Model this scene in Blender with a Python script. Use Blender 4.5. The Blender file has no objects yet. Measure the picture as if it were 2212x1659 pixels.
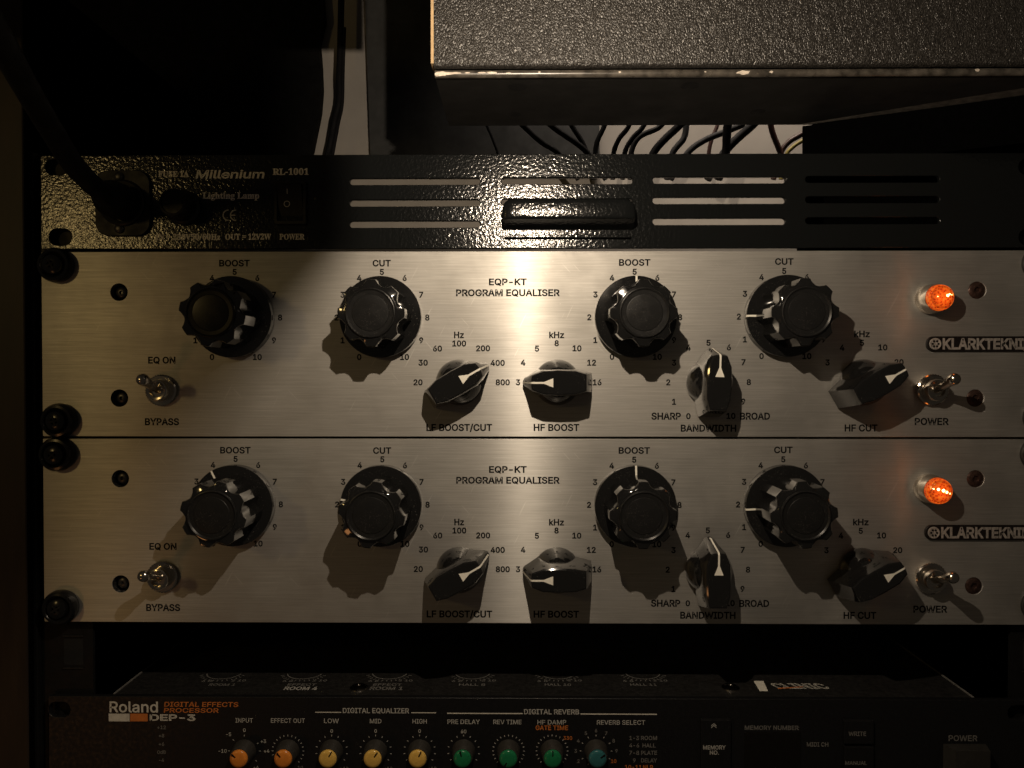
import bpy, bmesh, math, random
from mathutils import Vector, Matrix, Euler
R = math.radians
random.seed(7)
MM = 0.001
scene = bpy.context.scene
COL = scene.collection

# ------------------------------------------------------------------ camera
F_PX, W_PX, H_PX = 1640.0, 2212.0, 1659.0      # lens calibration, in steps of the viewed photograph
DIST = 359.0                                   # mm from the rack front (plane Y = 0)
FWD = Vector((-0.0098, 1.0, -0.0137)).normalized()
cam_q = FWD.to_track_quat('-Z', 'Y')
cd = bpy.data.cameras.new('camera')
cam = bpy.data.objects.new('camera', cd)
COL.objects.link(cam)
cam.rotation_mode = 'QUATERNION'
cam.rotation_quaternion = cam_q
cam.location = (0, -DIST * MM, 0)
cd.sensor_width = 36.0
cd.lens = 36.0 * F_PX / W_PX
cd.clip_start = 0.005
cd.clip_end = 50
cd.dof.use_dof = False
scene.camera = cam

def W(x, y, z=0.0):
    """point of the real plane z mm in front of the rack face seen at (x, y); returns mm (X, up)"""
    d = cam_q @ Vector(((x - W_PX / 2) / F_PX, -(y - H_PX / 2) / F_PX, -1.0))
    t = (DIST - z) / d.y
    return d.x * t, d.z * t

# ------------------------------------------------------------------ world, lamps, exposure
world = bpy.data.worlds.new('World')
scene.world = world
world.use_nodes = True
bg = world.node_tree.nodes['Background']
bg.inputs[0].default_value = (1.0, 0.84, 0.66, 1)
bg.inputs[1].default_value = 0.018
scene.view_settings.view_transform = 'Standard'
scene.view_settings.look = 'None'
scene.view_settings.exposure = 0
scene.view_settings.gamma = 1
scene.render.engine = 'CYCLES'
scene.cycles.use_denoising = True
scene.cycles.max_bounces = 6
scene.cycles.sample_clamp_indirect = 4

LX, LZ = W(1143, 309)
LAMP = Vector((LX, -190.0, LZ))                # bulb of the gooseneck lamp, mm

def area(name, loc, target, size, size_y, power, col):
    l = bpy.data.lights.new(name, 'AREA')
    l.shape = 'RECTANGLE'
    l.size = size * MM
    l.size_y = size_y * MM
    l.energy = power
    l.color = col
    o = bpy.data.objects.new(name, l)
    COL.objects.link(o)
    o.location = Vector(loc) * MM
    o.rotation_euler = (Vector(target) - Vector(loc)).to_track_quat('-Z', 'Y').to_euler()
    return o
area('room_light_left', (-510, -520, 150), (-150, 0, 0), 34, 60, 0.17, (1.0, 0.68, 0.25))
area('room_light_low', (-520, -560, -420), (-100, 0, -80), 90, 90, 0.07, (1.0, 0.42, 0.14))
back = area('light_behind_rack', (135, 110, 330), (135, 178, 120), 250, 50, 0.19, (1.0, 0.84, 0.68))  # unseen source added to light the wall behind the rack
back.data.spread = R(75)

# ------------------------------------------------------------------ materials
def new_mat(name):
    m = bpy.data.materials.new(name)
    m.use_nodes = True
    nt = m.node_tree
    return m, nt, nt.nodes['Principled BSDF']

def tex_coord(nt, scale=(1, 1, 1), kind='Object'):
    tc = nt.nodes.new('ShaderNodeTexCoord')
    mp = nt.nodes.new('ShaderNodeMapping')
    mp.inputs['Scale'].default_value = scale
    nt.links.new(tc.outputs[kind], mp.inputs['Vector'])
    return mp.outputs['Vector']

def noise(nt, vec, scale, detail=3, rough=0.5):
    n = nt.nodes.new('ShaderNodeTexNoise')
    n.inputs['Scale'].default_value = scale
    n.inputs['Detail'].default_value = detail
    n.inputs['Roughness'].default_value = rough
    nt.links.new(vec, n.inputs['Vector'])
    return n.outputs['Fac']

def ramp(nt, fac, stops):
    r = nt.nodes.new('ShaderNodeValToRGB')
    els = r.color_ramp.elements
    while len(els) < len(stops):
        els.new(0.5)
    for e, (p, c) in zip(els, stops):
        e.position = p
        e.color = (c, c, c, 1) if isinstance(c, (int, float)) else (*c, 1)
    nt.links.new(fac, r.inputs['Fac'])
    return r.outputs['Color']

def bump(nt, bsdf, height, dist, strength=1.0, chain=None):
    b = nt.nodes.new('ShaderNodeBump')
    b.inputs['Strength'].default_value = strength
    b.inputs['Distance'].default_value = dist
    nt.links.new(height, b.inputs['Height'])
    if chain:
        nt.links.new(chain, b.inputs['Normal'])
    nt.links.new(b.outputs['Normal'], bsdf.inputs['Normal'])
    return b.outputs['Normal']

def plain(name, col, rough=0.4, metal=0.0, spec=0.5, wear=0.15, nscale=400, bdist=0.0):
    """base colour broken up by fine grain, so no surface is perfectly uniform"""
    m, nt, b = new_mat(name)
    v = tex_coord(nt)
    f = noise(nt, v, nscale, 4)
    b.inputs['Base Color'].default_value = (*col, 1)
    lo = tuple(c * (1 - wear) for c in col)
    hi = tuple(min(1, c * (1 + wear)) for c in col)
    nt.links.new(ramp(nt, f, [(0.3, lo), (0.7, hi)]), b.inputs['Base Color'])
    nt.links.new(ramp(nt, noise(nt, v, nscale * 0.35, 4), [(0.3, max(0.02, rough * 0.8)), (0.7, min(1, rough * 1.25))]), b.inputs['Roughness'])
    b.inputs['Metallic'].default_value = metal
    b.inputs['Specular IOR Level'].default_value = spec
    if bdist:
        bump(nt, b, f, bdist, 0.6)
    return m

def brushed_metal():
    m, nt, b = new_mat('brushed_aluminium')
    v1 = tex_coord(nt, (70, 1, 3600))
    v2 = tex_coord(nt, (22, 1, 1500))
    v3 = tex_coord(nt, (1, 1, 1))
    a = noise(nt, v1, 1.0, 3, 0.6)
    c = noise(nt, v2, 1.0, 4, 0.6)
    mix = nt.nodes.new('ShaderNodeMath'); mix.operation = 'ADD'
    nt.links.new(a, mix.inputs[0]); nt.links.new(c, mix.inputs[1])
    half = nt.nodes.new('ShaderNodeMath'); half.operation = 'MULTIPLY'
    nt.links.new(mix.outputs[0], half.inputs[0]); half.inputs[1].default_value = 0.5
    h = half.outputs[0]
    b.inputs['Metallic'].default_value = 1.0
    nt.links.new(ramp(nt, h, [(0.36, (0.50, 0.49, 0.46)), (0.64, (0.70, 0.685, 0.65))]), b.inputs['Base Color'])
    nt.links.new(ramp(nt, h, [(0.3, 0.45), (0.7, 0.39)]), b.inputs['Roughness'])
    b.inputs['Anisotropic'].default_value = 1.0
    b.inputs['Anisotropic Rotation'].default_value = 0.25
    t = nt.nodes.new('ShaderNodeTangent'); t.direction_type = 'UV_MAP'; t.uv_map = 'UVMap'
    nt.links.new(t.outputs['Tangent'], b.inputs['Tangent'])
    bump(nt, b, h, 0.00002, 0.5)
    # the ground surface scatters widely as well; short stray scratches and specks lie over the grain
    d = nt.nodes.new('ShaderNodeBsdfPrincipled')
    prev = ramp(nt, h, [(0.36, (0.43, 0.415, 0.385)), (0.64, (0.57, 0.553, 0.52))])
    for ang, sc, thr in ((62, (55, 1, 900), 0.70), (-48, (70, 1, 1100), 0.72), (10, (700, 1, 700), 0.76)):
        tc = nt.nodes.new('ShaderNodeTexCoord'); mr = nt.nodes.new('ShaderNodeMapping'); mr.inputs['Rotation'].default_value = (0, R(ang), 0)
        nt.links.new(tc.outputs['Object'], mr.inputs['Vector'])
        ms_ = nt.nodes.new('ShaderNodeMapping'); ms_.inputs['Scale'].default_value = sc
        nt.links.new(mr.outputs['Vector'], ms_.inputs['Vector'])
        sf = ramp(nt, noise(nt, ms_.outputs['Vector'], 1.0, 1, 0.4), [(thr, 0.0), (thr + 0.05, 0.38)])
        mk = ramp(nt, noise(nt, v3, 9, 2), [(0.45, 0.15), (0.62, 1.0)])
        mm2 = nt.nodes.new('ShaderNodeMath'); mm2.operation = 'MULTIPLY'
        nt.links.new(sf, mm2.inputs[0]); nt.links.new(mk, mm2.inputs[1])
        mc = nt.nodes.new('ShaderNodeMixRGB'); nt.links.new(mm2.outputs[0], mc.inputs[0])
        nt.links.new(prev, mc.inputs[1]); mc.inputs[2].default_value = (0.86, 0.84, 0.80, 1)
        prev = mc.outputs[0]
    nt.links.new(prev, d.inputs['Base Color'])
    d.inputs['Metallic'].default_value = 0.85
    nt.links.new(ramp(nt, noise(nt, v3, 30, 5, 0.65), [(0.35, 0.53), (0.7, 0.68)]), d.inputs['Roughness'])
    ms = nt.nodes.new('ShaderNodeMixShader')
    nt.links.new(ramp(nt, noise(nt, v3, 18, 3), [(0.3, 0.19), (0.7, 0.26)]), ms.inputs[0])
    nt.links.new(d.outputs[0], ms.inputs[1]); nt.links.new(b.outputs[0], ms.inputs[2])
    nt.links.new(ms.outputs[0], nt.nodes['Material Output'].inputs['Surface'])
    return m

def hammer_coat():
    m, nt, b = new_mat('black_textured_coat')
    v = tex_coord(nt)
    n1 = noise(nt, v, 680, 2, 0.45)
    n2 = noise(nt, v, 1400, 2, 0.5)
    b.inputs['Base Color'].default_value = (0.007, 0.0078, 0.008, 1)
    b.inputs['Roughness'].default_value = 0.15
    b.inputs['Specular IOR Level'].default_value = 0.5
    c = bump(nt, b, n1, 0.00030, 0.6)
    bump(nt, b, n2, 0.00012, 0.4, c)
    return m

def leatherette():
    m, nt, b = new_mat('grey_leatherette')
    v = tex_coord(nt, (1.25, 1, 0.8))
    w = nt.nodes.new('ShaderNodeTexVoronoi')
    w.feature = 'SMOOTH_F1'
    w.inputs['Scale'].default_value = 1350
    w.inputs['Smoothness'].default_value = 0.35
    nz = nt.nodes.new('ShaderNodeTexNoise'); nz.inputs['Scale'].default_value = 260
    nt.links.new(v, nz.inputs['Vector'])
    add = nt.nodes.new('ShaderNodeMixRGB'); add.blend_type = 'LINEAR_LIGHT'; add.inputs[0].default_value = 0.0016
    nt.links.new(v, add.inputs[1]); nt.links.new(nz.outputs['Color'], add.inputs[2])
    nt.links.new(add.outputs[0], w.inputs['Vector'])
    nt.links.new(ramp(nt, w.outputs['Distance'], [(0.1, (0.050, 0.046, 0.041)), (0.7, (0.018, 0.0165, 0.015))]), b.inputs['Base Color'])
    b.inputs['Roughness'].default_value = 0.36
    b.inputs['Specular IOR Level'].default_value = 0.6
    inv = nt.nodes.new('ShaderNodeMath'); inv.operation = 'SUBTRACT'; inv.inputs[0].default_value = 1.0
    nt.links.new(w.outputs['Distance'], inv.inputs[1])
    c = bump(nt, b, inv.outputs[0], 0.00038, 0.9)
    return m

def emit_mat(name, col, strength):
    m, nt, b = new_mat(name)
    b.inputs['Base Color'].default_value = (*col, 1)
    b.inputs['Emission Color'].default_value = (*col, 1)
    b.inputs['Emission Strength'].default_value = strength
    return m

def lens_mat():
    m, nt, b = new_mat('amber_lens')
    v = tex_coord(nt)
    w = nt.nodes.new('ShaderNodeTexVoronoi'); w.inputs['Scale'].default_value = 1000
    nt.links.new(v, w.inputs['Vector'])
    n = noise(nt, v, 420, 4, 0.7)
    mul = nt.nodes.new('ShaderNodeMath'); mul.operation = 'MULTIPLY'
    nt.links.new(w.outputs['Distance'], mul.inputs[0]); nt.links.new(n, mul.inputs[1])
    cut = ramp(nt, mul.outputs[0], [(0.08, (0.16, 0.006, 0.001)), (0.22, (1.0, 0.085, 0.004)), (0.45, (1.0, 0.21, 0.014))])
    # the moulded rim pipes light less than the middle
    sep = nt.nodes.new('ShaderNodeVectorMath'); sep.operation = 'MULTIPLY'
    nt.links.new(v, sep.inputs[0]); sep.inputs[1].default_value = (1, 0, 1)
    ln = nt.nodes.new('ShaderNodeVectorMath'); ln.operation = 'LENGTH'
    nt.links.new(sep.outputs[0], ln.inputs[0])
    k = nt.nodes.new('ShaderNodeMath'); k.operation = 'MULTIPLY'; k.inputs[1].default_value = 160
    nt.links.new(ln.outputs['Value'], k.inputs[0])
    rim = ramp(nt, k.outputs[0], [(0.0, 1.0), (0.62, 0.75), (0.80, 0.42), (0.86, 0.95), (0.97, 0.5)])
    mx = nt.nodes.new('ShaderNodeMixRGB'); mx.blend_type = 'MULTIPLY'; mx.inputs[0].default_value = 1
    nt.links.new(cut, mx.inputs[1]); nt.links.new(rim, mx.inputs[2])
    nt.links.new(mx.outputs[0], b.inputs['Emission Color'])
    b.inputs['Emission Strength'].default_value = 0.8
    b.inputs['Base Color'].default_value = (0.3, 0.05, 0.01, 1)
    b.inputs['Roughness'].default_value = 0.1
    bump(nt, b, w.outputs['Distance'], 0.0004, 0.7)
    return m

M = {}
M['alu'] = brushed_metal()
M['coat'] = hammer_coat()
M['vinyl'] = leatherette()
M['ink'] = plain('black_ink', (0.007, 0.007, 0.007), 0.7, spec=0.08)
def dusty(name, col, rough, spec, dust=0.09, thr=0.66, ior=None):
    m, nt, b = new_mat(name)
    v = tex_coord(nt)
    d = ramp(nt, noise(nt, v, 1900, 2, 0.5), [(thr, 0.0), (thr + 0.06, 1.0)])
    patch = ramp(nt, noise(nt, v, 120, 4, 0.6), [(0.42, 0.0), (0.68, 1.0)])
    mul = nt.nodes.new('ShaderNodeMath'); mul.operation = 'MULTIPLY'
    nt.links.new(d, mul.inputs[0]); nt.links.new(patch, mul.inputs[1])
    mx = nt.nodes.new('ShaderNodeMixRGB')
    nt.links.new(mul.outputs[0], mx.inputs[0])
    mx.inputs[1].default_value = (*col, 1); mx.inputs[2].default_value = (dust, dust * 0.93, dust * 0.84, 1)
    nt.links.new(mx.outputs[0], b.inputs['Base Color'])
    nt.links.new(ramp(nt, noise(nt, v, 210, 4, 0.6), [(0.35, rough), (0.7, rough * 1.35)]), b.inputs['Roughness'])
    b.inputs['Specular IOR Level'].default_value = spec
    if ior: b.inputs['IOR'].default_value = ior
    return m
M['knob'] = dusty('glossy_black_plastic', (0.009, 0.009, 0.009), 0.07, 0.5, ior=1.85)
M['knob_cap'] = dusty('black_cap', (0.011, 0.011, 0.011), 0.28, 0.25, 0.07, 0.62)
M['skirt'] = dusty('black_skirt', (0.009, 0.009, 0.009), 0.09, 0.5, 0.10, 0.64, ior=1.7)
M['white'] = plain('white_paint', (0.80, 0.77, 0.68), 0.5, wear=0.05)
M['chrome'] = plain('nickel_plate', (0.62, 0.57, 0.50), 0.17, metal=1.0, wear=0.08)
M['steel'] = plain('dark_steel', (0.10, 0.095, 0.09), 0.35, metal=0.8)
M['washer'] = plain('black_washer', (0.008, 0.008, 0.008), 0.2, nscale=1200, wear=0.4)
M['hole'] = plain('recess_black', (0.004, 0.004, 0.004), 0.8)
M['chassis'] = plain('black_chassis', (0.006, 0.006, 0.006), 0.6, nscale=300)
M['lid'] = plain('painted_lid', (0.015, 0.0145, 0.014), 0.5, nscale=500, wear=0.35, spec=0.3)
M['face'] = plain('satin_black_face', (0.008, 0.008, 0.0085), 0.42, nscale=1500, wear=0.3, spec=0.3)
M['rail'] = plain('black_rail', (0.008, 0.008, 0.008), 0.5, spec=0.15)
M['wall'] = plain('painted_wall', (0.35, 0.325, 0.295), 0.85, nscale=60, wear=0.06)
M['void'] = plain('case_and_shade_black', (0.0015, 0.0015, 0.0015), 1.0, spec=0.0)  # near-black of the case, and of sheets painting shade inside the rack
M['brown_steel'] = plain('browned_steel', (0.085, 0.05, 0.04), 0.38, metal=0.7, nscale=900, wear=0.4)
M['lip'] = plain('lit_lip', (0.13, 0.12, 0.105), 0.6, nscale=300, wear=0.4)  # pale tone painting the lit band under the cabinet
M['shadow_sheet'] = plain('charcoal_shadow_sheet', (0.036, 0.037, 0.037), 0.8, nscale=200)  # charcoal tone painting the shadow on the wall
M['black'] = plain('matt_black', (0.004, 0.004, 0.004), 0.9, spec=0.15)
M['blackbox'] = plain('black_case', (0.008, 0.008, 0.008), 0.6, spec=0.15)
M['under'] = plain('underside_grey', (0.030, 0.029, 0.027), 0.7, nscale=120, wear=0.2, spec=0.3)
M['ply'] = plain('plywood_edge', (0.62, 0.44, 0.24), 0.6, nscale=300)
M['trim'] = plain('dark_trim', (0.07, 0.062, 0.052), 0.28, nscale=260, wear=0.6, spec=0.7)
M['chip'] = plain('bare_chip', (0.72, 0.64, 0.54), 0.55, nscale=500, wear=0.3)
M['cable'] = plain('black_cable', (0.008, 0.008, 0.009), 0.7, spec=0.12)
M['cable_grey'] = plain('grey_cable', (0.040, 0.040, 0.042), 0.7, spec=0.15)
M['cable_red'] = plain('dark_red_cable', (0.05, 0.014, 0.010), 0.45)
M['cable_yel'] = plain('yellow_cable', (0.30, 0.24, 0.04), 0.5)
M['rubber'] = plain('neck_rubber', (0.006, 0.006, 0.0065), 0.6, spec=0.25)
M['flange'] = plain('socket_flange', (0.010, 0.011, 0.013), 0.5, spec=0.3)
M['print'] = plain('grey_print', (0.42, 0.41, 0.38), 0.5)
M['cream'] = plain('cream_print', (0.60, 0.57, 0.50), 0.5)
M['orange_print'] = plain('orange_print', (0.55, 0.16, 0.03), 0.5)
M['dim_print'] = plain('dim_print', (0.16, 0.155, 0.145), 0.5)
M['orange'] = plain('orange_cap', (0.72, 0.24, 0.035), 0.22, wear=0.08)
M['yellow'] = plain('yellow_cap', (0.72, 0.45, 0.10), 0.22, wear=0.08)
M['green'] = plain('green_cap', (0.012, 0.17, 0.065), 0.22, wear=0.08)
M['teal'] = plain('teal_cap', (0.028, 0.13, 0.14), 0.22, wear=0.08)
M['knob_grey'] = plain('charcoal_knob', (0.035, 0.032, 0.028), 0.4)
M['lens'] = lens_mat()
M['filament'] = emit_mat('hot_filament', (1.0, 0.60, 0.18), 9.0)
M['halo'] = emit_mat('filament_halo', (1.0, 0.30, 0.03), 1.25)
M['badge'] = plain('badge_black', (0.008, 0.006, 0.0055), 0.5, spec=0.3)
M['badge_text'] = plain('badge_metal', (0.40, 0.37, 0.34), 0.5, metal=0.4, nscale=900, wear=0.3)
M['bulb'] = emit_mat('bulb_glass', (1.0, 0.8, 0.55), 2.0)
M['power_key'] = plain('power_key', (0.026, 0.0245, 0.022), 0.5, spec=0.3)
M['window'] = plain('smoked_window', (0.006, 0.005, 0.004), 0.15)

def wood_mat():
    m, nt, b = new_mat('brown_rack_side')
    v = tex_coord(nt, (1, 1, 0.15))
    f = noise(nt, v, 160, 5, 0.6)
    nt.links.new(ramp(nt, f, [(0.3, (0.010, 0.006, 0.003)), (0.7, (0.026, 0.015, 0.007))]), b.inputs['Base Color'])
    b.inputs['Roughness'].default_value = 0.55
    bump(nt, b, f, 0.0003, 0.4)
    return m
M['wood'] = wood_mat()

# ------------------------------------------------------------------ object helpers
def set_props(o, label=None, cat=None, group=None, kind=None):
    if label: o['label'] = label
    if cat: o['category'] = cat
    if group: o['group'] = group
    if kind: o['kind'] = kind
    return o

def empty(name, loc=(0, 0, 0), **kw):
    o = bpy.data.objects.new(name, None)
    o.empty_display_size = 0.01
    o.location = Vector(loc) * MM
    COL.objects.link(o)
    return set_props(o, **kw)

def link(name, me, mat, parent=None, loc=(0, 0, 0), rot=None, smooth=None, **kw):
    if mat is not None and not me.materials:
        me.materials.append(mat)
    if smooth:
        me.shade_smooth()
        me.set_sharp_from_angle(angle=R(smooth))
    o = bpy.data.objects.new(name, me)
    COL.objects.link(o)
    if parent: o.parent = parent
    o.location = Vector(loc) * MM
    if rot is not None: o.rotation_euler = rot
    return set_props(o, **kw)

def mesh_from(verts, faces, name='part'):
    me = bpy.data.meshes.new(name)
    me.from_pydata([tuple(c * MM for c in v) for v in verts], [], faces)
    me.validate()
    bm = bmesh.new(); bm.from_mesh(me)
    bmesh.ops.recalc_face_normals(bm, faces=bm.faces)
    bm.to_mesh(me); bm.free()
    return me

# panel frame: (x right, y up, z toward viewer)  ->  world (x, -z, y)
def pv(x, y, z): return (x, -z, y)

def loft(rings, close_top=True, close_bottom=False, name='part'):
    """rings: lists of (x, y, z) in the panel frame, equal lengths"""
    n = len(rings[0])
    vs, fs = [], []
    for r in rings:
        vs += [pv(*p) for p in r]
    for k in range(len(rings) - 1):
        for i in range(n):
            j = (i + 1) % n
            fs.append((k * n + i, k * n + j, (k + 1) * n + j, (k + 1) * n + i))
    if close_top: fs.append(tuple(range((len(rings) - 1) * n, len(rings) * n)))
    if close_bottom: fs.append(tuple(reversed(range(n))))
    return mesh_from(vs, fs, name)

def circle(r, z, n=48, cx=0, cy=0):
    return [(cx + r * math.cos(2 * math.pi * i / n), cy + r * math.sin(2 * math.pi * i / n), z) for i in range(n)]

def lathe(prof, n=48, close_top=True, close_bottom=False):
    return loft([circle(r, z, n) for r, z in prof], close_top, close_bottom)

def box_mesh(x0, x1, y0, y1, z0, z1, bev=0.0):
    """panel frame box"""
    bm = bmesh.new()
    bmesh.ops.create_cube(bm, size=1.0)
    for v in bm.verts:
        v.co = Vector(pv((x0 + x1) / 2 + v.co.x * (x1 - x0), (y0 + y1) / 2 + v.co.y * (y1 - y0), (z0 + z1) / 2 + v.co.z * (z1 - z0))) * MM
    if bev:
        bmesh.ops.bevel(bm, geom=bm.edges[:], offset=bev * MM, segments=2, affect='EDGES', profile=0.5)
    bmesh.ops.recalc_face_normals(bm, faces=bm.faces)
    me = bpy.data.meshes.new('box'); bm.to_mesh(me); bm.free()
    return me

def rrect(x0, x1, y0, y1, r, seg=6):
    pts = []
    for cx, cy, a in ((x1 - r, y1 - r, 0), (x0 + r, y1 - r, 90), (x0 + r, y0 + r, 180), (x1 - r, y0 + r, 270)):
        for k in range(seg + 1):
            t = R(a + 90 * k / seg)
            pts.append((cx + r * math.cos(t), cy + r * math.sin(t)))
    return pts

def circ2(cx, cy, r, n=28):
    return [(cx + r * math.cos(2 * math.pi * i / n), cy + r * math.sin(2 * math.pi * i / n)) for i in range(n)]

def to_mesh(curve_data):
    o = bpy.data.objects.new('tmp', curve_data)
    COL.objects.link(o)
    dg = bpy.context.evaluated_depsgraph_get()
    me = bpy.data.meshes.new_from_object(o.evaluated_get(dg))
    bpy.data.objects.remove(o)
    bpy.data.curves.remove(curve_data)
    return me

def plate_mesh(outer, holes, z0, z1, bevel=0.15):
    cu = bpy.data.curves.new('plate', 'CURVE')
    cu.dimensions = '2D'
    cu.fill_mode = 'BOTH'
    for loop in [outer] + list(holes):
        s = cu.splines.new('POLY')
        s.points.add(len(loop) - 1)
        for p, (x, y) in zip(s.points, loop):
            p.co = (x, y, 0, 1)
        s.use_cyclic_u = True
    cu.extrude = (z1 - z0) / 2 - bevel
    cu.bevel_depth = bevel
    cu.bevel_resolution = 1
    cu.offset = -bevel
    me = to_mesh(cu)
    zc = (z0 + z1) / 2
    me.materials.clear()
    uv = me.uv_layers.get('UVMap') or me.uv_layers.new(name='UVMap')
    co = [v.co.copy() for v in me.vertices]
    for lp in me.loops:
        c = co[lp.vertex_index]
        uv.data[lp.index].uv = (c.x / 500, c.y / 500)
    for v in me.vertices:
        v.co = Vector(pv(v.co.x, v.co.y, v.co.z + zc)) * MM
    return me

import os
def load_face():
    # the sans face that ships inside Blender itself; falls back to the built-in one
    try:
        return bpy.data.fonts.load(os.path.join(bpy.utils.system_resource('DATAFILES'), 'fonts', 'Inter.woff2'))
    except Exception:
        return None
FACE = load_face()
def load_roman():
    # the mathematical alphabet that ships inside Blender holds upright roman letters with serifs
    try:
        return bpy.data.fonts.load(os.path.join(bpy.utils.system_resource('DATAFILES'), 'fonts', 'NotoSansMath-Regular.woff2'))
    except Exception:
        return None
ROMAN = load_roman()
def roman(s):
    out = ''
    for c in s:
        if 'A' <= c <= 'Z': out += chr(0x1D400 + ord(c) - 65)
        elif 'a' <= c <= 'z': out += chr(0x1D41A + ord(c) - 97)
        elif '0' <= c <= '9': out += chr(0x1D7CE + ord(c) - 48)
        else: out += c
    return out
from mathutils.geometry import delaunay_2d_cdt
_cap = {}
def glyph_loops(s):
    """closed outlines of a line of text, size 1, as lists of (x, y)"""
    if s in _cap: return _cap[s]
    cu = bpy.data.curves.new('lettering', 'FONT')
    serif = s.startswith('~') and ROMAN
    cu.body = roman(s[1:]) if serif else s.lstrip('~')
    cu.size = 1.0
    if FACE: cu.font = ROMAN if serif else FACE
    o = bpy.data.objects.new('tmp', cu)
    COL.objects.link(o)
    bpy.context.view_layer.update()
    c = o.to_curve(bpy.context.evaluated_depsgraph_get())
    loops = []
    for sp in c.splines:
        pts = []
        if sp.type == 'BEZIER':
            bp = sp.bezier_points
            n = len(bp)
            for k in range(n):
                a, b = bp[k], bp[(k + 1) % n]
                p0, p1, p2, p3 = a.co.xy, a.handle_right.xy, b.handle_left.xy, b.co.xy
                chord = (p3 - p0).length
                bend = abs((p1 - p0).length + (p2 - p1).length + (p3 - p2).length - chord)
                m = 1 if bend < 0.004 else 4
                for q in range(m):
                    t = q / m
                    u = 1 - t
                    v = p0 * u ** 3 + p1 * 3 * u * u * t + p2 * 3 * u * t * t + p3 * t ** 3
                    pts.append((v.x, v.y))
        else:
            pts = [(p.co.x, p.co.y) for p in sp.points]
        out = []
        for p in pts:
            if not out or (p[0] - out[-1][0]) ** 2 + (p[1] - out[-1][1]) ** 2 > 1e-7: out.append(p)
        if len(out) > 1 and (out[0][0] - out[-1][0]) ** 2 + (out[0][1] - out[-1][1]) ** 2 < 1e-7: out.pop()
        if len(out) > 2: loops.append(out)
    o.to_curve_clear()
    bpy.data.objects.remove(o)
    bpy.data.curves.remove(cu)
    _cap[s] = loops
    return loops

def poly_area(p):
    return 0.5 * sum(p[i][0] * p[(i + 1) % len(p)][1] - p[(i + 1) % len(p)][0] * p[i][1] for i in range(len(p)))

def inside(pt, poly):
    x, y = pt
    c = False
    for i in range(len(poly)):
        x1, y1 = poly[i]; x2, y2 = poly[i - 1]
        if (y1 > y) != (y2 > y) and x < (x2 - x1) * (y - y1) / (y2 - y1) + x1: c = not c
    return c

def grow(p, d):
    """move an outline outward (to the right of travel) by d"""
    n = len(p)
    out = []
    for i in range(n):
        a, b, c = Vector(p[i - 1]), Vector(p[i]), Vector(p[(i + 1) % n])
        e1, e2 = (b - a).normalized(), (c - b).normalized()
        n1, n2 = Vector((e1.y, -e1.x)), Vector((e2.y, -e2.x))
        m = n1 + n2
        if m.length < 1e-4: m = n1
        m.normalize()
        k = max(0.5, m.dot(n1))
        out.append(tuple(b + m * d / k))
    return out

def text_mesh(s, h, w=None, bold=0.014, slant=0.0, outline=0.0):
    loops = glyph_loops(s)
    capk = max(y for l in glyph_loops('~H' if s.startswith('~') else 'H') for x, y in l)
    xs = [x for l in loops for x, y in l]
    x0, x1 = min(xs), max(xs)
    sy = h / capk
    sx = (w / (x1 - x0)) if w else sy
    sign = 1 if poly_area(max(loops, key=lambda l: abs(poly_area(l)))) > 0 else -1
    V, Fc = [], []
    if outline:
        for lp in loops:
            a = grow(lp, sign * outline * 0.5); b = grow(lp, -sign * outline * 0.5)
            o = len(V); n = len(lp)
            for p, q in zip(a, b): V += [(p[0], p[1], 0), (q[0], q[1], 0)]
            for i in range(n):
                k = (i + 1) % n
                Fc.append((o + 2 * i, o + 2 * i + 1, o + 2 * k + 1, o + 2 * k))
    else:
        # neighbouring loops are filled together: overlapping strokes merge, counters stay open
        done = set()
        boxes = [(min(x for x, y in l), max(x for x, y in l)) for l in loops]
        for gi in range(len(loops)):
            if gi in done: continue
            grp, (a0, a1) = [gi], boxes[gi]
            done.add(gi)
            grew = True
            while grew:
                grew = False
                for k in range(len(loops)):
                    if k not in done and boxes[k][0] < a1 + 2 * bold and boxes[k][1] > a0 - 2 * bold:
                        done.add(k); grp.append(k); a0 = min(a0, boxes[k][0]); a1 = max(a1, boxes[k][1]); grew = True
            polys = [loops[k] for k in grp]
            if bold: polys = [grow(p, sign * bold) for p in polys]
            pts = [Vector(p) for l in polys for p in l]
            edges, o = [], 0
            for l in polys:
                edges += [(o + i, o + (i + 1) % len(l)) for i in range(len(l))]
                o += len(l)
            vo, eo, fo, _, _, _ = delaunay_2d_cdt(pts, edges, [], 0, 1e-5)
            base = len(V)
            V += [(p.x, p.y, 0) for p in vo]
            for f in fo:
                c = sum((vo[i] for i in f), Vector((0, 0))) / len(f)
                wnd = 0
                for l in polys:
                    if inside(c, l): wnd += 1 if poly_area(l) * sign > 0 else -1
                if wnd > 0: Fc.append(tuple(base + i for i in f))
    me = bpy.data.meshes.new('lettering')
    out = []
    for x, y, z in V:
        x = (x - (x0 + x1) / 2) * sx
        y = (y - capk / 2) * sy
        out.append(tuple(c * MM for c in pv(x + y * slant, y, z)))
    me.from_pydata(out, [], Fc)
    me.update()
    return me

def text(s, px, py, hpx, wpx=None, mat=None, parent=None, name='caption', z=0.06, off=(0, 0), **kw):
    """lettering on the panel plane; px, py, hpx, wpx in steps of the viewed photograph"""
    x, y = W(px, py, z)
    k = (DIST - z) / F_PX
    me = text_mesh(s, hpx * k, wpx * k if wpx else None, **kw)
    o = link(name, me, mat, parent, (x - off[0], -z, y - off[1]))
    return o

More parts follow.
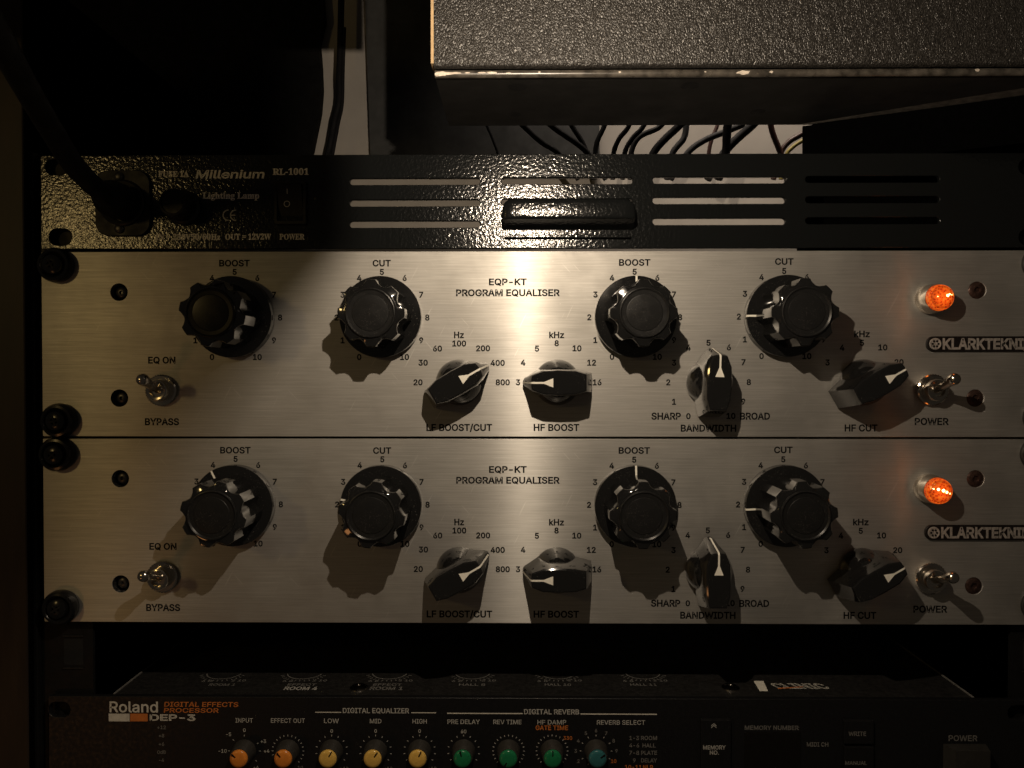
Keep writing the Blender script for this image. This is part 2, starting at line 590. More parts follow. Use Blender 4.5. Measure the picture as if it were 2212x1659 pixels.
def tube_mesh(pts, r, n=10, taper=None):
    """pts in world mm"""
    P = [Vector(p) for p in pts]
    # catmull-rom resample
    Q = []
    for i in range(len(P) - 1):
        p0 = P[max(i - 1, 0)]; p1 = P[i]; p2 = P[i + 1]; p3 = P[min(i + 2, len(P) - 1)]
        for k in range(8):
            t = k / 8
            Q.append(0.5 * ((2 * p1) + (-p0 + p2) * t + (2 * p0 - 5 * p1 + 4 * p2 - p3) * t * t + (-p0 + 3 * p1 - 3 * p2 + p3) * t ** 3))
    Q.append(P[-1])
    vs, fs = [], []
    up = Vector((0.13, 0.2, 1)).normalized()
    for i, q in enumerate(Q):
        d = (Q[min(i + 1, len(Q) - 1)] - Q[max(i - 1, 0)]).normalized()
        a = d.cross(up)
        if a.length < 0.05: a = d.cross(Vector((1, 0, 0)))
        a.normalize(); b = d.cross(a).normalized()
        rr = r if taper is None else r * taper(i / (len(Q) - 1))
        for k in range(n):
            t = 2 * math.pi * k / n
            vs.append(tuple(q + a * rr * math.cos(t) + b * rr * math.sin(t)))
    for i in range(len(Q) - 1):
        for k in range(n):
            j = (k + 1) % n
            fs.append((i * n + k, i * n + j, (i + 1) * n + j, (i + 1) * n + k))
    fs.append(tuple(range(n)))
    fs.append(tuple(reversed(range((len(Q) - 1) * n, len(Q) * n))))
    return mesh_from(vs, fs)

# ------------------------------------------------------------------ setting: wall behind the rack
WALL_D = 180.0
me = box_mesh(-900, 900, -500, 700, -WALL_D - 20, -WALL_D)
link('wall', me, M['wall'], kind='structure')

# ------------------------------------------------------------------ panel geometry
LEFT = W(90.5, 745)[0]
RIGHT = LEFT + 482.6
EQ_TOP, EQ_BOT = W(1122, 542.5)[1], W(1122, 943.5)[1]
PITCH = W(1371, 585)[1] - W(1371, 991)[1]
LAMP_TOP, LAMP_BOT = W(1122, 333)[1], W(1122, 536.5)[1]
DEP_TOP = W(1122, 1508)[1]
DEP_BOT = DEP_TOP - 44.0

# ------------------------------------------------------------------ shared part meshes
def knob_outline(R0, depth, z, scale=1.0, lobes=8, per=16):
    pts = []
    for i in range(lobes):
        c = 2 * math.pi * i / lobes
        tip = R(8.0)
        for k in range(5):
            a = c - tip + 2 * tip * k / 4
            pts.append((R0 * scale * math.cos(a), R0 * scale * math.sin(a), z))
        span = 2 * math.pi / lobes - 2 * tip
        for k in range(1, per - 4):
            u = k / (per - 4)
            a = c + tip + span * u
            rr = R0 - depth * math.sin(math.pi * u) ** 0.75
            pts.append((rr * scale * math.cos(a), rr * scale * math.sin(a), z))
    return pts

def round_n(pts, r, z):
    out = []
    for x, y, _ in pts:
        a = math.atan2(y, x)
        out.append((r * math.cos(a), r * math.sin(a), z))
    return out

base = knob_outline(15.6, 2.4, 0)
body_rings = [knob_outline(14.9, 2.3, 5.2), knob_outline(14.85, 2.3, 26.0), knob_outline(14.75, 2.3, 26.6), knob_outline(14.75, 2.3, 27.0, 0.975),
              round_n(base, 11.9, 27.5), round_n(base, 11.4, 27.7)]
ME_BODY = loft(body_rings, True)
ME_SKIRT = lathe([(19.1, 0.3), (19.1, 4.7), (19.0, 5.0), (18.8, 5.2), (15.0, 5.7), (12.0, 5.9)], 72)
ME_CAP = lathe([(11.0, 27.4), (11.0, 28.3), (10.8, 28.7), (10.5, 28.8), (10.2, 28.6), (9.8, 28.3), (8.1, 28.2), (7.9, 28.4), (7.6, 28.45)], 56)
# white line on the skirt, following its slope, pointing along +x
ME_SKLINE = loft([[(19.25, -0.42, 5.0), (19.25, 0.42, 5.0), (18.7, 0.42, 5.55), (18.7, -0.42, 5.55)],
                  [(14.2, -0.42, 6.85), (14.2, 0.42, 6.85), (14.2, 0.42, 6.95), (14.2, -0.42, 6.95)]], True, True)
def skirt_line():
    vs = [];
    for r, z in ((19.13, 3.6), (19.13, 4.75), (18.84, 5.28), (15.0, 5.80), (13.6, 5.92)):
        vs += [pv(r, -0.45, z + 0.02), pv(r, 0.45, z + 0.02)]
    fs = [(2 * i, 2 * i + 1, 2 * i + 3, 2 * i + 2) for i in range(4)]
    return mesh_from(vs, fs)
ME_SKLINE = skirt_line()

def bar_outline(tx, thw, mx, mhw, bx, bhw, z, sq=1.0):
    pts = []
    for k in range(7):      # tip: rounded at the foot, blunt at the top
        a = R(-75 + 150 * k / 6)
        pts.append((tx - thw * sq + thw * math.cos(a) * sq, thw * math.sin(a), z))
    pts += [(mx, mhw, z), (0, mhw * 1.05, z), (-mx * 1.05, mhw, z), (-bx, bhw, z), (-bx, -bhw, z), (-mx * 1.05, -mhw, z), (0, -mhw * 1.05, z), (mx, -mhw, z)]
    return pts
ME_BAR = loft([bar_outline(16.2, 2.8, 8.8, 6.4, 16.2, 4.6, 1.2), bar_outline(16.0, 2.8, 8.6, 6.3, 16.0, 4.5, 4.0, 0.9),
               bar_outline(14.2, 3.2, 7.8, 5.9, 14.2, 4.2, 12.0, 0.45),
               bar_outline(12.8, 3.6, 7.2, 5.6, 12.7, 4.0, 18.4, 0.22), bar_outline(12.4, 3.4, 7.0, 5.2, 12.3, 3.7, 19.5, 0.2),
               bar_outline(11.8, 2.9, 6.8, 4.6, 11.7, 3.2, 19.9, 0.2)], True)
ME_DOME = lathe([(10.6, 0.6), (10.9, 1.2), (10.8, 2.6), (10.2, 5.0), (9.2, 7.6), (7.6, 10.4), (5.4, 12.8), (2.8, 14.3), (0.6, 14.8)], 48)
def bar_pointer():
    w = 0.42
    pts = [(2.6, 2.05, 20.0), (2.6, -2.05, 20.0), (6.8, w, 20.0), (6.8, -w, 20.0), (11.8, w, 19.99), (11.8, -w, 19.99),
           (12.5, w, 19.5), (12.5, -w, 19.5), (12.92, w, 18.4), (12.92, -w, 18.4), (14.32, w, 12.0), (14.32, -w, 12.0), (16.1, w, 4.2), (16.1, -w, 4.2)]
    fs = [(2 * i, 2 * i + 1, 2 * i + 3, 2 * i + 2) for i in range(6)]
    return mesh_from([pv(*p) for p in pts], fs)
ME_BARPTR = bar_pointer()

def knurl(r0, r1, z0, z1, teeth=36):
    n = teeth * 2
    def ring(rr, z, amp):
        return [((rr - (amp if i % 2 else 0)) * math.cos(2 * math.pi * i / n), (rr - (amp if i % 2 else 0)) * math.sin(2 * math.pi * i / n), z) for i in range(n)]
    return [ring(r0, z0, 0.35), ring(r0, z1 - 0.4, 0.35), ring(r1, z1, 0.0)]
ME_NUT = loft(knurl(7.5, 6.8, 0.1, 2.2, 36) + [circle(5.4, 2.2, 72), circle(5.3, 3.0, 72)], True)
ME_BUSH = lathe([(5.1, 2.8), (5.1, 5.6), (4.8, 6.2), (4.3, 6.4), (3.4, 6.2), (3.2, 4.6)], 40)
def lever(ang_up):
    # lever leaves the bushing and leans up (panel y)
    a = R(ang_up)
    dy, dz = math.sin(a), math.cos(a)
    prof = [(1.5, 0), (1.6, 3), (1.9, 8), (2.2, 11.5), (2.55, 13.2), (2.75, 14.8), (2.6, 16.2), (1.9, 17.3), (0.8, 17.8)]
    rings = []
    for r, s in prof:
        ring = []
        for i in range(24):
            t = 2 * math.pi * i / 24
            u, v = r * math.cos(t), r * math.sin(t)
            ring.append((u, v * dz + s * dy, 4.6 + s * dz - v * dy))
        rings.append(ring)
    return loft(rings, True, True)
ME_LEVER = lever(20)

ME_WASHER = lathe([(8.0, 0.1), (8.3, 1.4), (8.1, 3.2), (7.3, 4.6), (6.2, 4.9), (5.2, 4.0), (4.6, 3.0)], 48)
ME_SCREW = lathe([(4.7, 2.6), (4.8, 4.2), (4.4, 5.4), (3.2, 6.1), (1.7, 6.35), (1.3, 5.2)], 36)
def cross_mesh(L, w, z):
    a = box_mesh(-L, L, -w, w, z - 0.4, z)
    b = box_mesh(-w, w, -L, L, z - 0.4, z + 0.003)
    bm = bmesh.new(); bm.from_mesh(a); bm.from_mesh(b)
    me = bpy.data.meshes.new('cross'); bm.to_mesh(me); bm.free()
    return me
ME_CROSS = cross_mesh(2.6, 0.45, 6.38)
ME_HOLE = lathe([(4.05, 0.05), (4.05, -5.0)], 28)
ME_INNER = lathe([(2.7, -4.0), (2.6, -2.2), (2.0, -1.7), (0.9, -1.6), (0.8, -2.6)], 24)
ME_FLUSH = lathe([(4.0, -2.0), (4.0, -0.4), (3.7, -0.1), (2.2, 0.25), (1.5, 0.3), (1.3, -0.6)], 28)
ME_BEZEL = loft(knurl(6.9, 6.5, 0.1, 3.0, 44) + [circle(6.4, 3.4, 88), circle(6.4, 7.6, 88), circle(6.1, 8.2, 88), circle(5.6, 8.0, 88)], True)
ME_LENS = lathe([(5.9, 7.0), (5.95, 9.6), (5.6, 10.8), (4.6, 11.7), (3.0, 12.2), (1.4, 12.4), (0.3, 12.45)], 40)

def copy_of(me, name, mat, parent, loc, ang=0.0, smooth=None, **kw):
    """link shared mesh data; ang turns it in the panel plane"""
    if not me.materials:
        me.materials.append(mat)
        if smooth:
            me.shade_smooth(); me.set_sharp_from_angle(angle=R(smooth))
    o = bpy.data.objects.new(name, me)
    COL.objects.link(o)
    o.parent = parent
    o.location = Vector((loc[0], -loc[2] if len(loc) > 2 else 0, loc[1])) * MM
    o.rotation_euler = (0, -R(ang), 0)
    return set_props(o, **kw)

def rounds(parent, x, y, ang, label):
    k = copy_of(ME_BODY, 'round_knob', M['knob'], parent, (x, y), ang, 28, label=label)
    copy_of(ME_SKIRT, 'skirt', M['skirt'], k, (0, 0), 0, 25)
    copy_of(ME_CAP, 'cap', M['knob_cap'], k, (0, 0), 0, 30)
    copy_of(ME_SKLINE, 'pointer_line', M['white'], k, (0, 0), 0)
    return k

def chicken(parent, x, y, ang, label):
    k = copy_of(ME_BAR, 'pointer_knob', M['knob'], parent, (x, y), ang, 24, label=label)
    copy_of(ME_DOME, 'knob_base', M['knob'], k, (0, 0), 0, 40)
    copy_of(ME_BARPTR, 'pointer_line', M['white'], k, (0, 0), 0)
    return k

# ------------------------------------------------------------------ the two equalisers
HOLE_PX = [(257, 631), (258, 860), (2111, 627), (2107, 860)]
SCREW_PX = [(126, 574), (133, 908), (2243, 570), (2245, 902)]

TEXTS = [('BOOST', 506.5, 568.5, 13, 65), ('CUT', 824.5, 568.5, 13, 38), ('BOOST', 1371, 567, 13, 66), ('CUT', 1694, 565, 13, 38.5),
         ('EQP-KT', 1097, 609, 13.5, 80), ('PROGRAM EQUALISER', 1097, 632.5, 13.5, 222), ('Hz', 991.5, 723.5, 13, 20), ('kHz', 1202.5, 723.5, 13, 31),
         ('LF BOOST/CUT', 992, 923.5, 14, 141), ('HF BOOST', 1202, 923.5, 14, 97), ('SHARP', 1439, 899, 14, 62), ('BROAD', 1631, 899, 14, 63),
         ('BANDWIDTH', 1530.5, 925, 14, 118), ('HF CUT', 1860, 924.5, 14, 69), ('kHz', 1862, 721.5, 13, 32), ('EQ ON', 349.5, 778, 13.5, 58),
         ('BYPASS', 350, 911, 14, 73), ('POWER', 2012.5, 910.5, 14, 71)]
NUMS = [('20', 903, 826), ('30', 914, 783.5), ('60', 945, 753), ('100', 992, 742), ('200', 1043.5, 752.5), ('400', 1075, 784), ('800', 1086, 826),
        ('3', 1119, 826), ('4', 1130, 783.5), ('5', 1160, 753), ('8', 1202.5, 741.5), ('10', 1246.5, 752.5), ('12', 1278, 783.5), ('16', 1290, 826),
        ('3', 1787.5, 783), ('4', 1819, 751), ('5', 1862, 740.5), ('10', 1907, 750.5), ('20', 1942, 782.5)]
for n, x, y in ((0, 1487, 899), (1, 1456, 868), (2, 1443.5, 826), (3, 1456, 783.5), (4, 1487, 751), (5, 1530.5, 740.5), (6, 1574.5, 750.5), (7, 1606, 782.5), (8, 1617.5, 825.5), (9, 1605.5, 867.5), (10, 1579, 898.5)):
    NUMS.append((str(n), x, y))
DIALS = [(507, 686), (825, 686), (1371, 685.5), (1694, 684)]
for cx, cy in DIALS:
    for n in range(11):
        a = R(90 - (n - 5) * 30)
        NUMS.append((str(n), cx + 98 * math.cos(a), cy - 98.5 * math.sin(a)))

def equaliser(row, dials, levers_lab, label, bars):
    dy = -PITCH * row
    # thing origin at the panel's lower left corner
    ox, oy = LEFT, EQ_BOT + dy
    root = empty('equaliser', (ox, 0, oy), label=label, cat='audio equaliser', group='equalisers stacked in the rack')
    def L(px, py):
        x, y = W(px, py)
        return x - ox, y + dy - oy
    holes = [circ2(*L(x, y), 4.05) for x, y in HOLE_PX]
    fp = plate_mesh(rrect(0, 482.6, 0, EQ_TOP - EQ_BOT, 0.6, 3), holes, -3.0, 0.0, 0.18)
    link('faceplate', fp, M['alu'], root)
    link('chassis', box_mesh(18, 464, 2.5, 84.5, -130, -5.2), M['chassis'], root)
    for s, x, y, h, w in TEXTS:
        lx, ly = L(x, y)
        k = DIST / F_PX
        link('caption', text_mesh(s, h * k, w * k, bold=0.026), M['ink'], root, (lx, -0.05, ly))
    for s, x, y in NUMS:
        lx, ly = L(x, y)
        link('numeral', numeral_mesh(s), M['ink'], root, (lx, -0.05, ly))
    for (px, py), n, lab in zip(DIALS, dials, ('low boost', 'low cut', 'high boost', 'high cut')):
        rounds(root, *L(px, py), 90 - (n - 5) * 30, 'fluted black %s knob' % lab)
    for (px, py), a, lab in zip([(992, 826), (1203, 826), (1530.5, 826), (1862, 826)], bars, ('low frequency', 'high frequency', 'bandwidth', 'high cut frequency')):
        chicken(root, *L(px, py), a, 'black %s pointer knob' % lab)
    for (px, py), lab in zip([(351, 843), (2011, 842)], ('bypass', 'power')):
        t = copy_of(ME_NUT, 'toggle_switch', M['chrome'], root, L(px, py), 0, 30, label='chrome %s toggle' % lab)
        copy_of(ME_BUSH, 'bushing', M['chrome'], t, (0, 0), 0, 30)
        copy_of(ME_LEVER, 'lever', M['chrome'], t, (0, 0), 0, 50)
    b = copy_of(ME_BEZEL, 'pilot_lamp', M['chrome'], root, L(2007, 647), 0, 30, label='orange lit pilot lamp')
    copy_of(ME_LENS, 'lens', M['lens'], b, (0, 0), row * 77, 45)
    blobs = [(2.5, 1.1), (3.5, 0.9), (1.7, 0.6), (-2.6, 0.2)] if row == 0 else [(-3.3, 1.2), (-1.6, 1.1), (0.5, 0.6), (2.0, -0.1), (3.4, -0.7)]
    for q, (bx, by) in enumerate(blobs):
        rr = 1.0 if (row or q < 3) else 0.45
        zz = 12.45 - 0.055 * (bx * bx + by * by) - 0.25
        m = lathe([(rr, zz - 0.4), (rr * 0.9, zz + 0.15), (rr * 0.5, zz + 0.4), (0.05, zz + 0.5)], 12)
        link('glow_spot', m, M['filament'], b, (bx, 0, by), smooth=60)
        if rr > 0.5:
            hm = lathe([(rr * 1.75, zz - 0.5), (rr * 1.5, zz - 0.02), (rr * 0.8, zz + 0.1)], 14)
            link('glow_halo', hm, M['halo'], b, (bx, 0, by), smooth=60)
    pl = bpy.data.lights.new('pilot_light', 'POINT')
    pl.energy = 0.0014; pl.color = (1.0, 0.25, 0.04); pl.shadow_soft_size = 0.004
    po = bpy.data.objects.new('pilot_light', pl); COL.objects.link(po); po.parent = b
    po.location = (0, -0.0175, 0)
    # badge
    x0, y0 = L(1999, 759.5); x1, y1 = L(2240, 726.5)
    bd = plate_mesh(rrect(x0, x1, y0, y1, 3.3, 8), [], -0.6, 1.1, 0.25)
    badge = link('badge', bd, M['badge'], root)
    ex, ey = L(2017, 743)
    em = lathe([(2.75, 1.1), (2.75, 1.5), (2.4, 1.6), (2.2, 1.5)], 32)
    e = link('emblem', em, M['badge_text'], badge, (ex, 0, ey), smooth=30)
    bmx = bmesh.new()
    for i in range(6):
        c = lathe([(0.5, 1.5), (0.5, 1.72)], 10)
        c.transform(Matrix.Translation(Vector((1.35 * math.cos(R(60 * i)), 0, 1.35 * math.sin(R(60 * i)))) * MM))
        bmx.from_mesh(c)
    mm_ = bpy.data.meshes.new('spots'); bmx.to_mesh(mm_); bmx.free()
    link('emblem_pattern', mm_, M['badge'], badge, (ex, 0, ey))
    k = DIST / F_PX
    lx, ly = L(2079, 743)
    link('lettering', text_mesh('KLARK', 22 * k, 88 * k, bold=0.03), M['badge_text'], badge, (lx, -1.16, ly))
    lx, ly = L(2175, 743)
    link('lettering', text_mesh('TEKNIK', 21 * k, 98 * k, outline=0.07), M['badge_text'], badge, (lx, -1.16, ly))
    for (px, py), idx in zip(SCREW_PX, range(4)):
        sy = [0, 2, 0, 2][idx] * 0
        lx, ly = L(px, py + (row * 3 if idx % 2 == 0 else 0))
        s = copy_of(ME_SCREW, 'rack_screw', M['washer'], root, (lx, ly), random.uniform(0, 90), 40)
        copy_of(ME_WASHER, 'cup_washer', M['washer'], s, (0, 0), 0, 40)
        copy_of(ME_CROSS, 'cross_recess', M['hole'], s, (0, 0), 0)
    for (px, py) in HOLE_PX:
        if px > 1500:
            s = copy_of(ME_FLUSH, 'flush_screw', M['brown_steel'], root, L(px, py), 20, 40)
            continue
        s = copy_of(ME_INNER, 'recessed_screw', M['steel'], root, L(px, py), 0, 40)
        copy_of(ME_HOLE, 'recess', M['hole'], s, (0, 0), 0, 40)
    return root

_num = {}
def numeral_mesh(s):
    if s not in _num:
        k = DIST / F_PX
        me = text_mesh(s, 11.8 * k, None, bold=0.03)
        me.materials.append(M['ink'])
        _num[s] = me
    return _num[s]

equaliser(0, [2.4, 2.0, 5.0, 2.0], None, 'upper brushed aluminium equaliser, directly below the black lamp panel', [30, 180, 88, 30])
equaliser(1, [4.0, 2.33, 5.0, 1.85], None, 'lower brushed aluminium equaliser, above the dark gap and black effects unit', [30, 180, 90, 30])

# ------------------------------------------------------------------ rack lamp panel
lamp_root = empty('rack_lamp_panel', (LEFT, 0, LAMP_BOT), label='black textured one-unit lamp panel with slots and small white lettering', cat='rack panel')
ox, oy = LEFT, LAMP_BOT
def LL(px, py, z=0):
    x, y = W(px, py, z)
    return x - ox, y - oy
slots = []
def slot(x0, x1, y):
    a = LL(x0, y + 7.5); b = LL(x1, y - 7.5)
    slots.append(rrect(a[0], b[0], a[1], b[1], (b[1] - a[1]) * 0.49, 6))
for y in (392, 438.5, 484.5): slot(755, 1037, y)
for y in (390.5, 436.5): slot(1083, 1367, y)
for y in (389, 433, 478.5): slot(1410, 1697, y)
for y in (387, 431, 476.5): slot(1740, 2030, y)
a = LL(106, 530); b = LL(155, 494)
slots.append(rrect(a[0], b[0], a[1], b[1], 3.8, 6))
a = LL(98, 378); b = LL(146, 344)
slots.append(rrect(a[0], b[0], a[1], b[1], 3.4, 6))
for px, py in ((2225, 360), (2225, 512)):
    a = LL(px - 24, py + 17); b = LL(px + 24, py - 17)
    slots.append(rrect(a[0], b[0], a[1], b[1], 3.4, 6))
link('faceplate', plate_mesh(rrect(0, 482.6, 0, LAMP_TOP - LAMP_BOT, 0.8, 3), slots, -2.4, 0.0, 0.3), M['coat'], lamp_root)
# folded lip along the top, behind the face
link('top_flange', box_mesh(20, 462, LAMP_TOP - LAMP_BOT - 2.2, LAMP_TOP - LAMP_BOT - 0.9, -14, -2.6), M['coat'], lamp_root)
# pressed-out cover
def cover():
    x0, yt = LL(1086, 436); x1, _ = LL(1367, 436)
    yb = LL(1200, 497)[1]; ylip = LL(1200, 481)[1]
    prof = [(yt, 0.0), (yt - 0.1, 5.0), (yt - 0.3, 8.2), (yt - 0.8, 9.2), (yt - 1.6, 9.7), (yt - 3.0, 9.9), (yt - 5.5, 10.05), (ylip + 1.0, 10.2), (ylip + 0.2, 10.0), (ylip - 0.3, 9.2), (yb, 0.0)]
    cols = [0, 0.5, 1.4, 3.0, 5.5]
    xs = [x0 + c for c in cols] + [x1 - c for c in reversed(cols)]
    n = len(xs)
    vs, fs = [], []
    def k_of(i):
        c = cols[i] if i < 5 else cols[n - 1 - i]
        return math.sqrt(max(0.0, 1 - (1 - c / 5.5) ** 2)) * 0.82 + 0.18
    for yy, zz in prof:
        for i, x in enumerate(xs):
            kk = k_of(i)
            y2 = yy if yy < ylip + 0.5 else ylip + (yy - ylip) * (0.45 + 0.55 * kk)
            vs.append(pv(x, y2, zz * (0.80 + 0.2 * kk) if zz > 0 else 0))
    for r in range(len(prof) - 1):
        for c in range(n - 1):
            fs.append((r * n + c, r * n + c + 1, (r + 1) * n + c + 1, (r + 1) * n + c))
    fs.append(tuple(r * n for r in range(len(prof))))
    fs.append(tuple(r * n + n - 1 for r in reversed(range(len(prof)))))
    return mesh_from(vs, fs)
link('pressed_cover', cover(), M['coat'], lamp_root, smooth=50)
a = LL(1090, 516); b = LL(1362, 508)
link('lower_lip', box_mesh(a[0], b[0], a[1], b[1], 0.05, 2.2, 0.5), M['coat'], lamp_root)

def ltext(s, px, py, h, w, mat='dim_print', **kw):
    x, y = LL(px, py)
    k = DIST / F_PX
    return link('caption', text_mesh(s, h * k, w * k, **kw), M[mat], lamp_root, (x, -0.08, y))
# small slab-serif alphabet for the roman captions: strokes with serifs
def serif_mesh(s, h, w):
    G = {'F': 'a1a2 t12', }
    me = text_mesh(s, h, w)
    return me
ltext('~FUSE 1A', 375, 376, 12, 66, 'white')
ltext('Millenium', 498, 376.5, 17, 146, 'white', bold=0.018, slant=0.22)
ltext('~RL-1001', 628, 371, 13, 77, 'white')
ltext('~Lighting Lamp', 499, 422.5, 13, 122, 'white')
ltext('~IN = 230V50/60Hz', 406, 512, 12, 140, 'white')
ltext('~OUT = 12V2W', 536, 511.5, 12, 99, 'white')
ltext('~POWER', 631, 511.5, 12, 54, 'cream')
# CE mark from two arcs and a bar
def arc_band(cx, cy, r, w, a0, a1, z, n=14):
    vs, fs = [], []
    for i in range(n + 1):
        t = R(a0 + (a1 - a0) * i / n)
        vs += [pv(cx + (r - w) * math.cos(t), cy + (r - w) * math.sin(t), z), pv(cx + r * math.cos(t), cy + r * math.sin(t), z)]
    for i in range(n):
        fs.append((2 * i, 2 * i + 1, 2 * i + 3, 2 * i + 2))
    return vs, fs
def join(parts):
    V, Fc = [], []
    for vs, fs in parts:
        o = len(V); V += vs; Fc += [tuple(i + o for i in f) for f in fs]
    return mesh_from(V, Fc)
cx, cy = LL(493, 465); ex, ey = LL(509, 465)
def rect2(x0, x1, y0, y1, z): return ([pv(x0, y0, z), pv(x1, y0, z), pv(x1, y1, z), pv(x0, y1, z)], [(0, 1, 2, 3)])
ce = join([arc_band(cx, cy, 2.7, 0.55, 85, 275, 0.08), arc_band(ex, ey, 2.7, 0.55, 85, 275, 0.08), rect2(ex - 2.3, ex - 0.2, ey - 0.27, ey + 0.27, 0.082)])
link('ce_mark', ce, M['print'], lamp_root)
# rocker switch
a = LL(594, 486); b = LL(663, 392)
fr = plate_mesh(rrect(a[0], b[0], a[1], b[1], 0.8, 3), [rrect(a[0] + 1.6, b[0] - 1.6, a[1] + 1.8, b[1] - 1.8, 0.4, 2)], 0.0, 1.8, 0.25)
rk = link('rocker_switch', fr, M['face'], lamp_root)
ym = (a[1] + b[1]) / 2
vs = [pv(a[0] + 1.9, a[1] + 2.1, -0.5), pv(b[0] - 1.9, a[1] + 2.1, -0.5), pv(b[0] - 1.9, ym, 1.3), pv(a[0] + 1.9, ym, 1.3), pv(b[0] - 1.9, b[1] - 2.1, 3.2), pv(a[0] + 1.9, b[1] - 2.1, 3.2),
      pv(a[0] + 1.9, a[1] + 2.1, -3), pv(b[0] - 1.9, a[1] + 2.1, -3), pv(b[0] - 1.9, b[1] - 2.1, -3), pv(a[0] + 1.9, b[1] - 2.1, -3)]
fs = [(0, 1, 2, 3), (3, 2, 4, 5), (0, 6, 7, 1), (1, 7, 8, 4, 2), (4, 8, 9, 5), (5, 9, 6, 0, 3)]
link('rocker', mesh_from(vs, fs), M['face'], rk)
x, y = LL(624, 414)
link('on_mark', box_mesh(x - 0.2, x + 0.2, y - 1.5, y + 1.5, 2.2, 2.75), M['print'], rk)
x, y = LL(622, 442)
link('off_mark', join([arc_band(x, y, 1.5, 0.35, 0, 360, 1.62, 20)]), M['print'], rk)
# fuse holder
x, y = LL(397, 449)
fh = link('fuse_holder', lathe([(8.2, 0.05), (8.2, 1.6), (7.4, 2.2), (6.9, 2.4), (6.7, 11.0), (6.2, 12.0), (5.2, 12.3), (5.0, 11.7)], 40), M['face'], lamp_root, (x, 0, y), smooth=30)
link('slot_mark', box_mesh(-4.4, 4.4, -0.6, 0.6, 11.4, 12.0), M['hole'], fh, (0, 0, 0))
# socket flange
x, y = LL(268, 440)
fl = plate_mesh(rrect(x - 13, x + 13, y - 15.5, y + 15.5, 6.5, 8), [circ2(x, y, 10.5)], 0.0, 1.6, 0.3)
sk = link('lamp_socket', fl, M['flange'], lamp_root)
link('socket_barrel', lathe([(10.9, 0.1), (10.9, 2.6), (10.0, 3.0), (8.6, 2.6), (8.4, 0.2)], 40), M['face'], sk, (x, 0, y), smooth=30)
for sx, sy in ((-1.4, 12.2), (-1.4, -12.2)):
    s = link('flange_screw', lathe([(2.2, 1.5), (2.2, 2.2), (1.6, 2.9), (0.6, 3.1)], 20), M['steel'], sk, (x + sx, 0, y + sy), smooth=40)

# ------------------------------------------------------------------ gooseneck lamp (its head is above the frame)
gx, gy = W(268, 440)
neck_root = empty('gooseneck_lamp', (gx, -3, gy), label='black gooseneck lamp plugged into the left end of the lamp panel', cat='gooseneck lamp')
def G(px, py, z):
    x, y = W(px, py, z)
    return (x - gx, -z + 3, y - gy)
pts = [(0, 0, 0)]
prt = link('plug', lathe([(8.2, 0.0), (8.2, 9), (7.6, 11), (6.6, 13), (5.0, 15), (3.0, 16)], 36), M['rubber'], neck_root, smooth=35)
HX, HZ = LAMP.x - gx, LAMP.z - gy
path = [(0, -10, 0), G(222, 419, 20), G(163, 361, 46), G(115, 287, 68), G(66, 205, 90), G(14, 112, 115), G(-60, -40, 150), G(-90, -260, 175),
        (-60, -200, 175), (20, -210, 212), (110, -215, 205), (165, -215, 150), (HX - 22, -212, HZ + 34), (HX - 2, -212, HZ + 24)]
neck = link('gooseneck', tube_mesh(path, 4.4, 14), M['rubber'], neck_root, smooth=60)
# lamp hood: half tube open toward the rack, closed by end plates
def hood():
    vs, fs = [], []
    n = 14
    x0, x1 = -3.4, 42.0
    rings = []
    for x in (x0, x1):
        ring = []
        for k in range(n + 1):
            t = R(-20 - 150 * k / n)          # sweeps over the viewer side
            # centre sits above the bulb
            yy = 9.0 + 13.0 * math.cos(t + R(95))
            zz = 13.0 * math.sin(R(95) + t) * -1
            ring.append((x, yy, zz))
        rings.append(ring)
    return rings
# plate outline at the left end (y up, fwd toward rack = negative z)
end_poly = [(-5.6, -22), (-8.2, -14), (-9.6, -9), (-10, 0), (-9, 8), (-3, 14.0), (5, 17), (15, 17), (22, 12), (26, 4), (26, -10), (22, -22)]
def hood_mesh():
    vs, fs = [], []
    xs = (-9.9, 48.0)
    for x in xs:
        for (yy, zz) in end_poly: vs.append(pv(x, yy, zz))
    n = len(end_poly)
    for i in range(4, n - 1):
        fs.append((i, i + 1, n + i + 1, n + i))
    fs.append(tuple(range(n)))
    fs.append(tuple(range(n, 2 * n)))
    me = mesh_from(vs, fs)
    return me
hd = link('lamp_hood', hood_mesh(), M['rubber'], neck_root, (LAMP.x - gx, LAMP.y + 3, LAMP.z - gy))
sol = bpy.data.meshes
bl = link('bulb', lathe([(1.6, 0.0), (2.2, 1.5), (2.4, 4), (1.8, 6.4), (0.5, 7.4)], 16, True, True), M['bulb'], neck_root, (LAMP.x - gx + 4, LAMP.y + 3 - 4, LAMP.z - gy + 6))
ld = bpy.data.lights.new('lamp_light', 'POINT')
ld.energy = 1.5
ld.color = (1.0, 0.82, 0.62)
ld.shadow_soft_size = 0.0014
lo = bpy.data.objects.new('lamp_light', ld)
COL.objects.link(lo)
lo.parent = neck_root
lo.location = Vector((LAMP.x - gx, LAMP.y + 3, LAMP.z - gy)) * MM

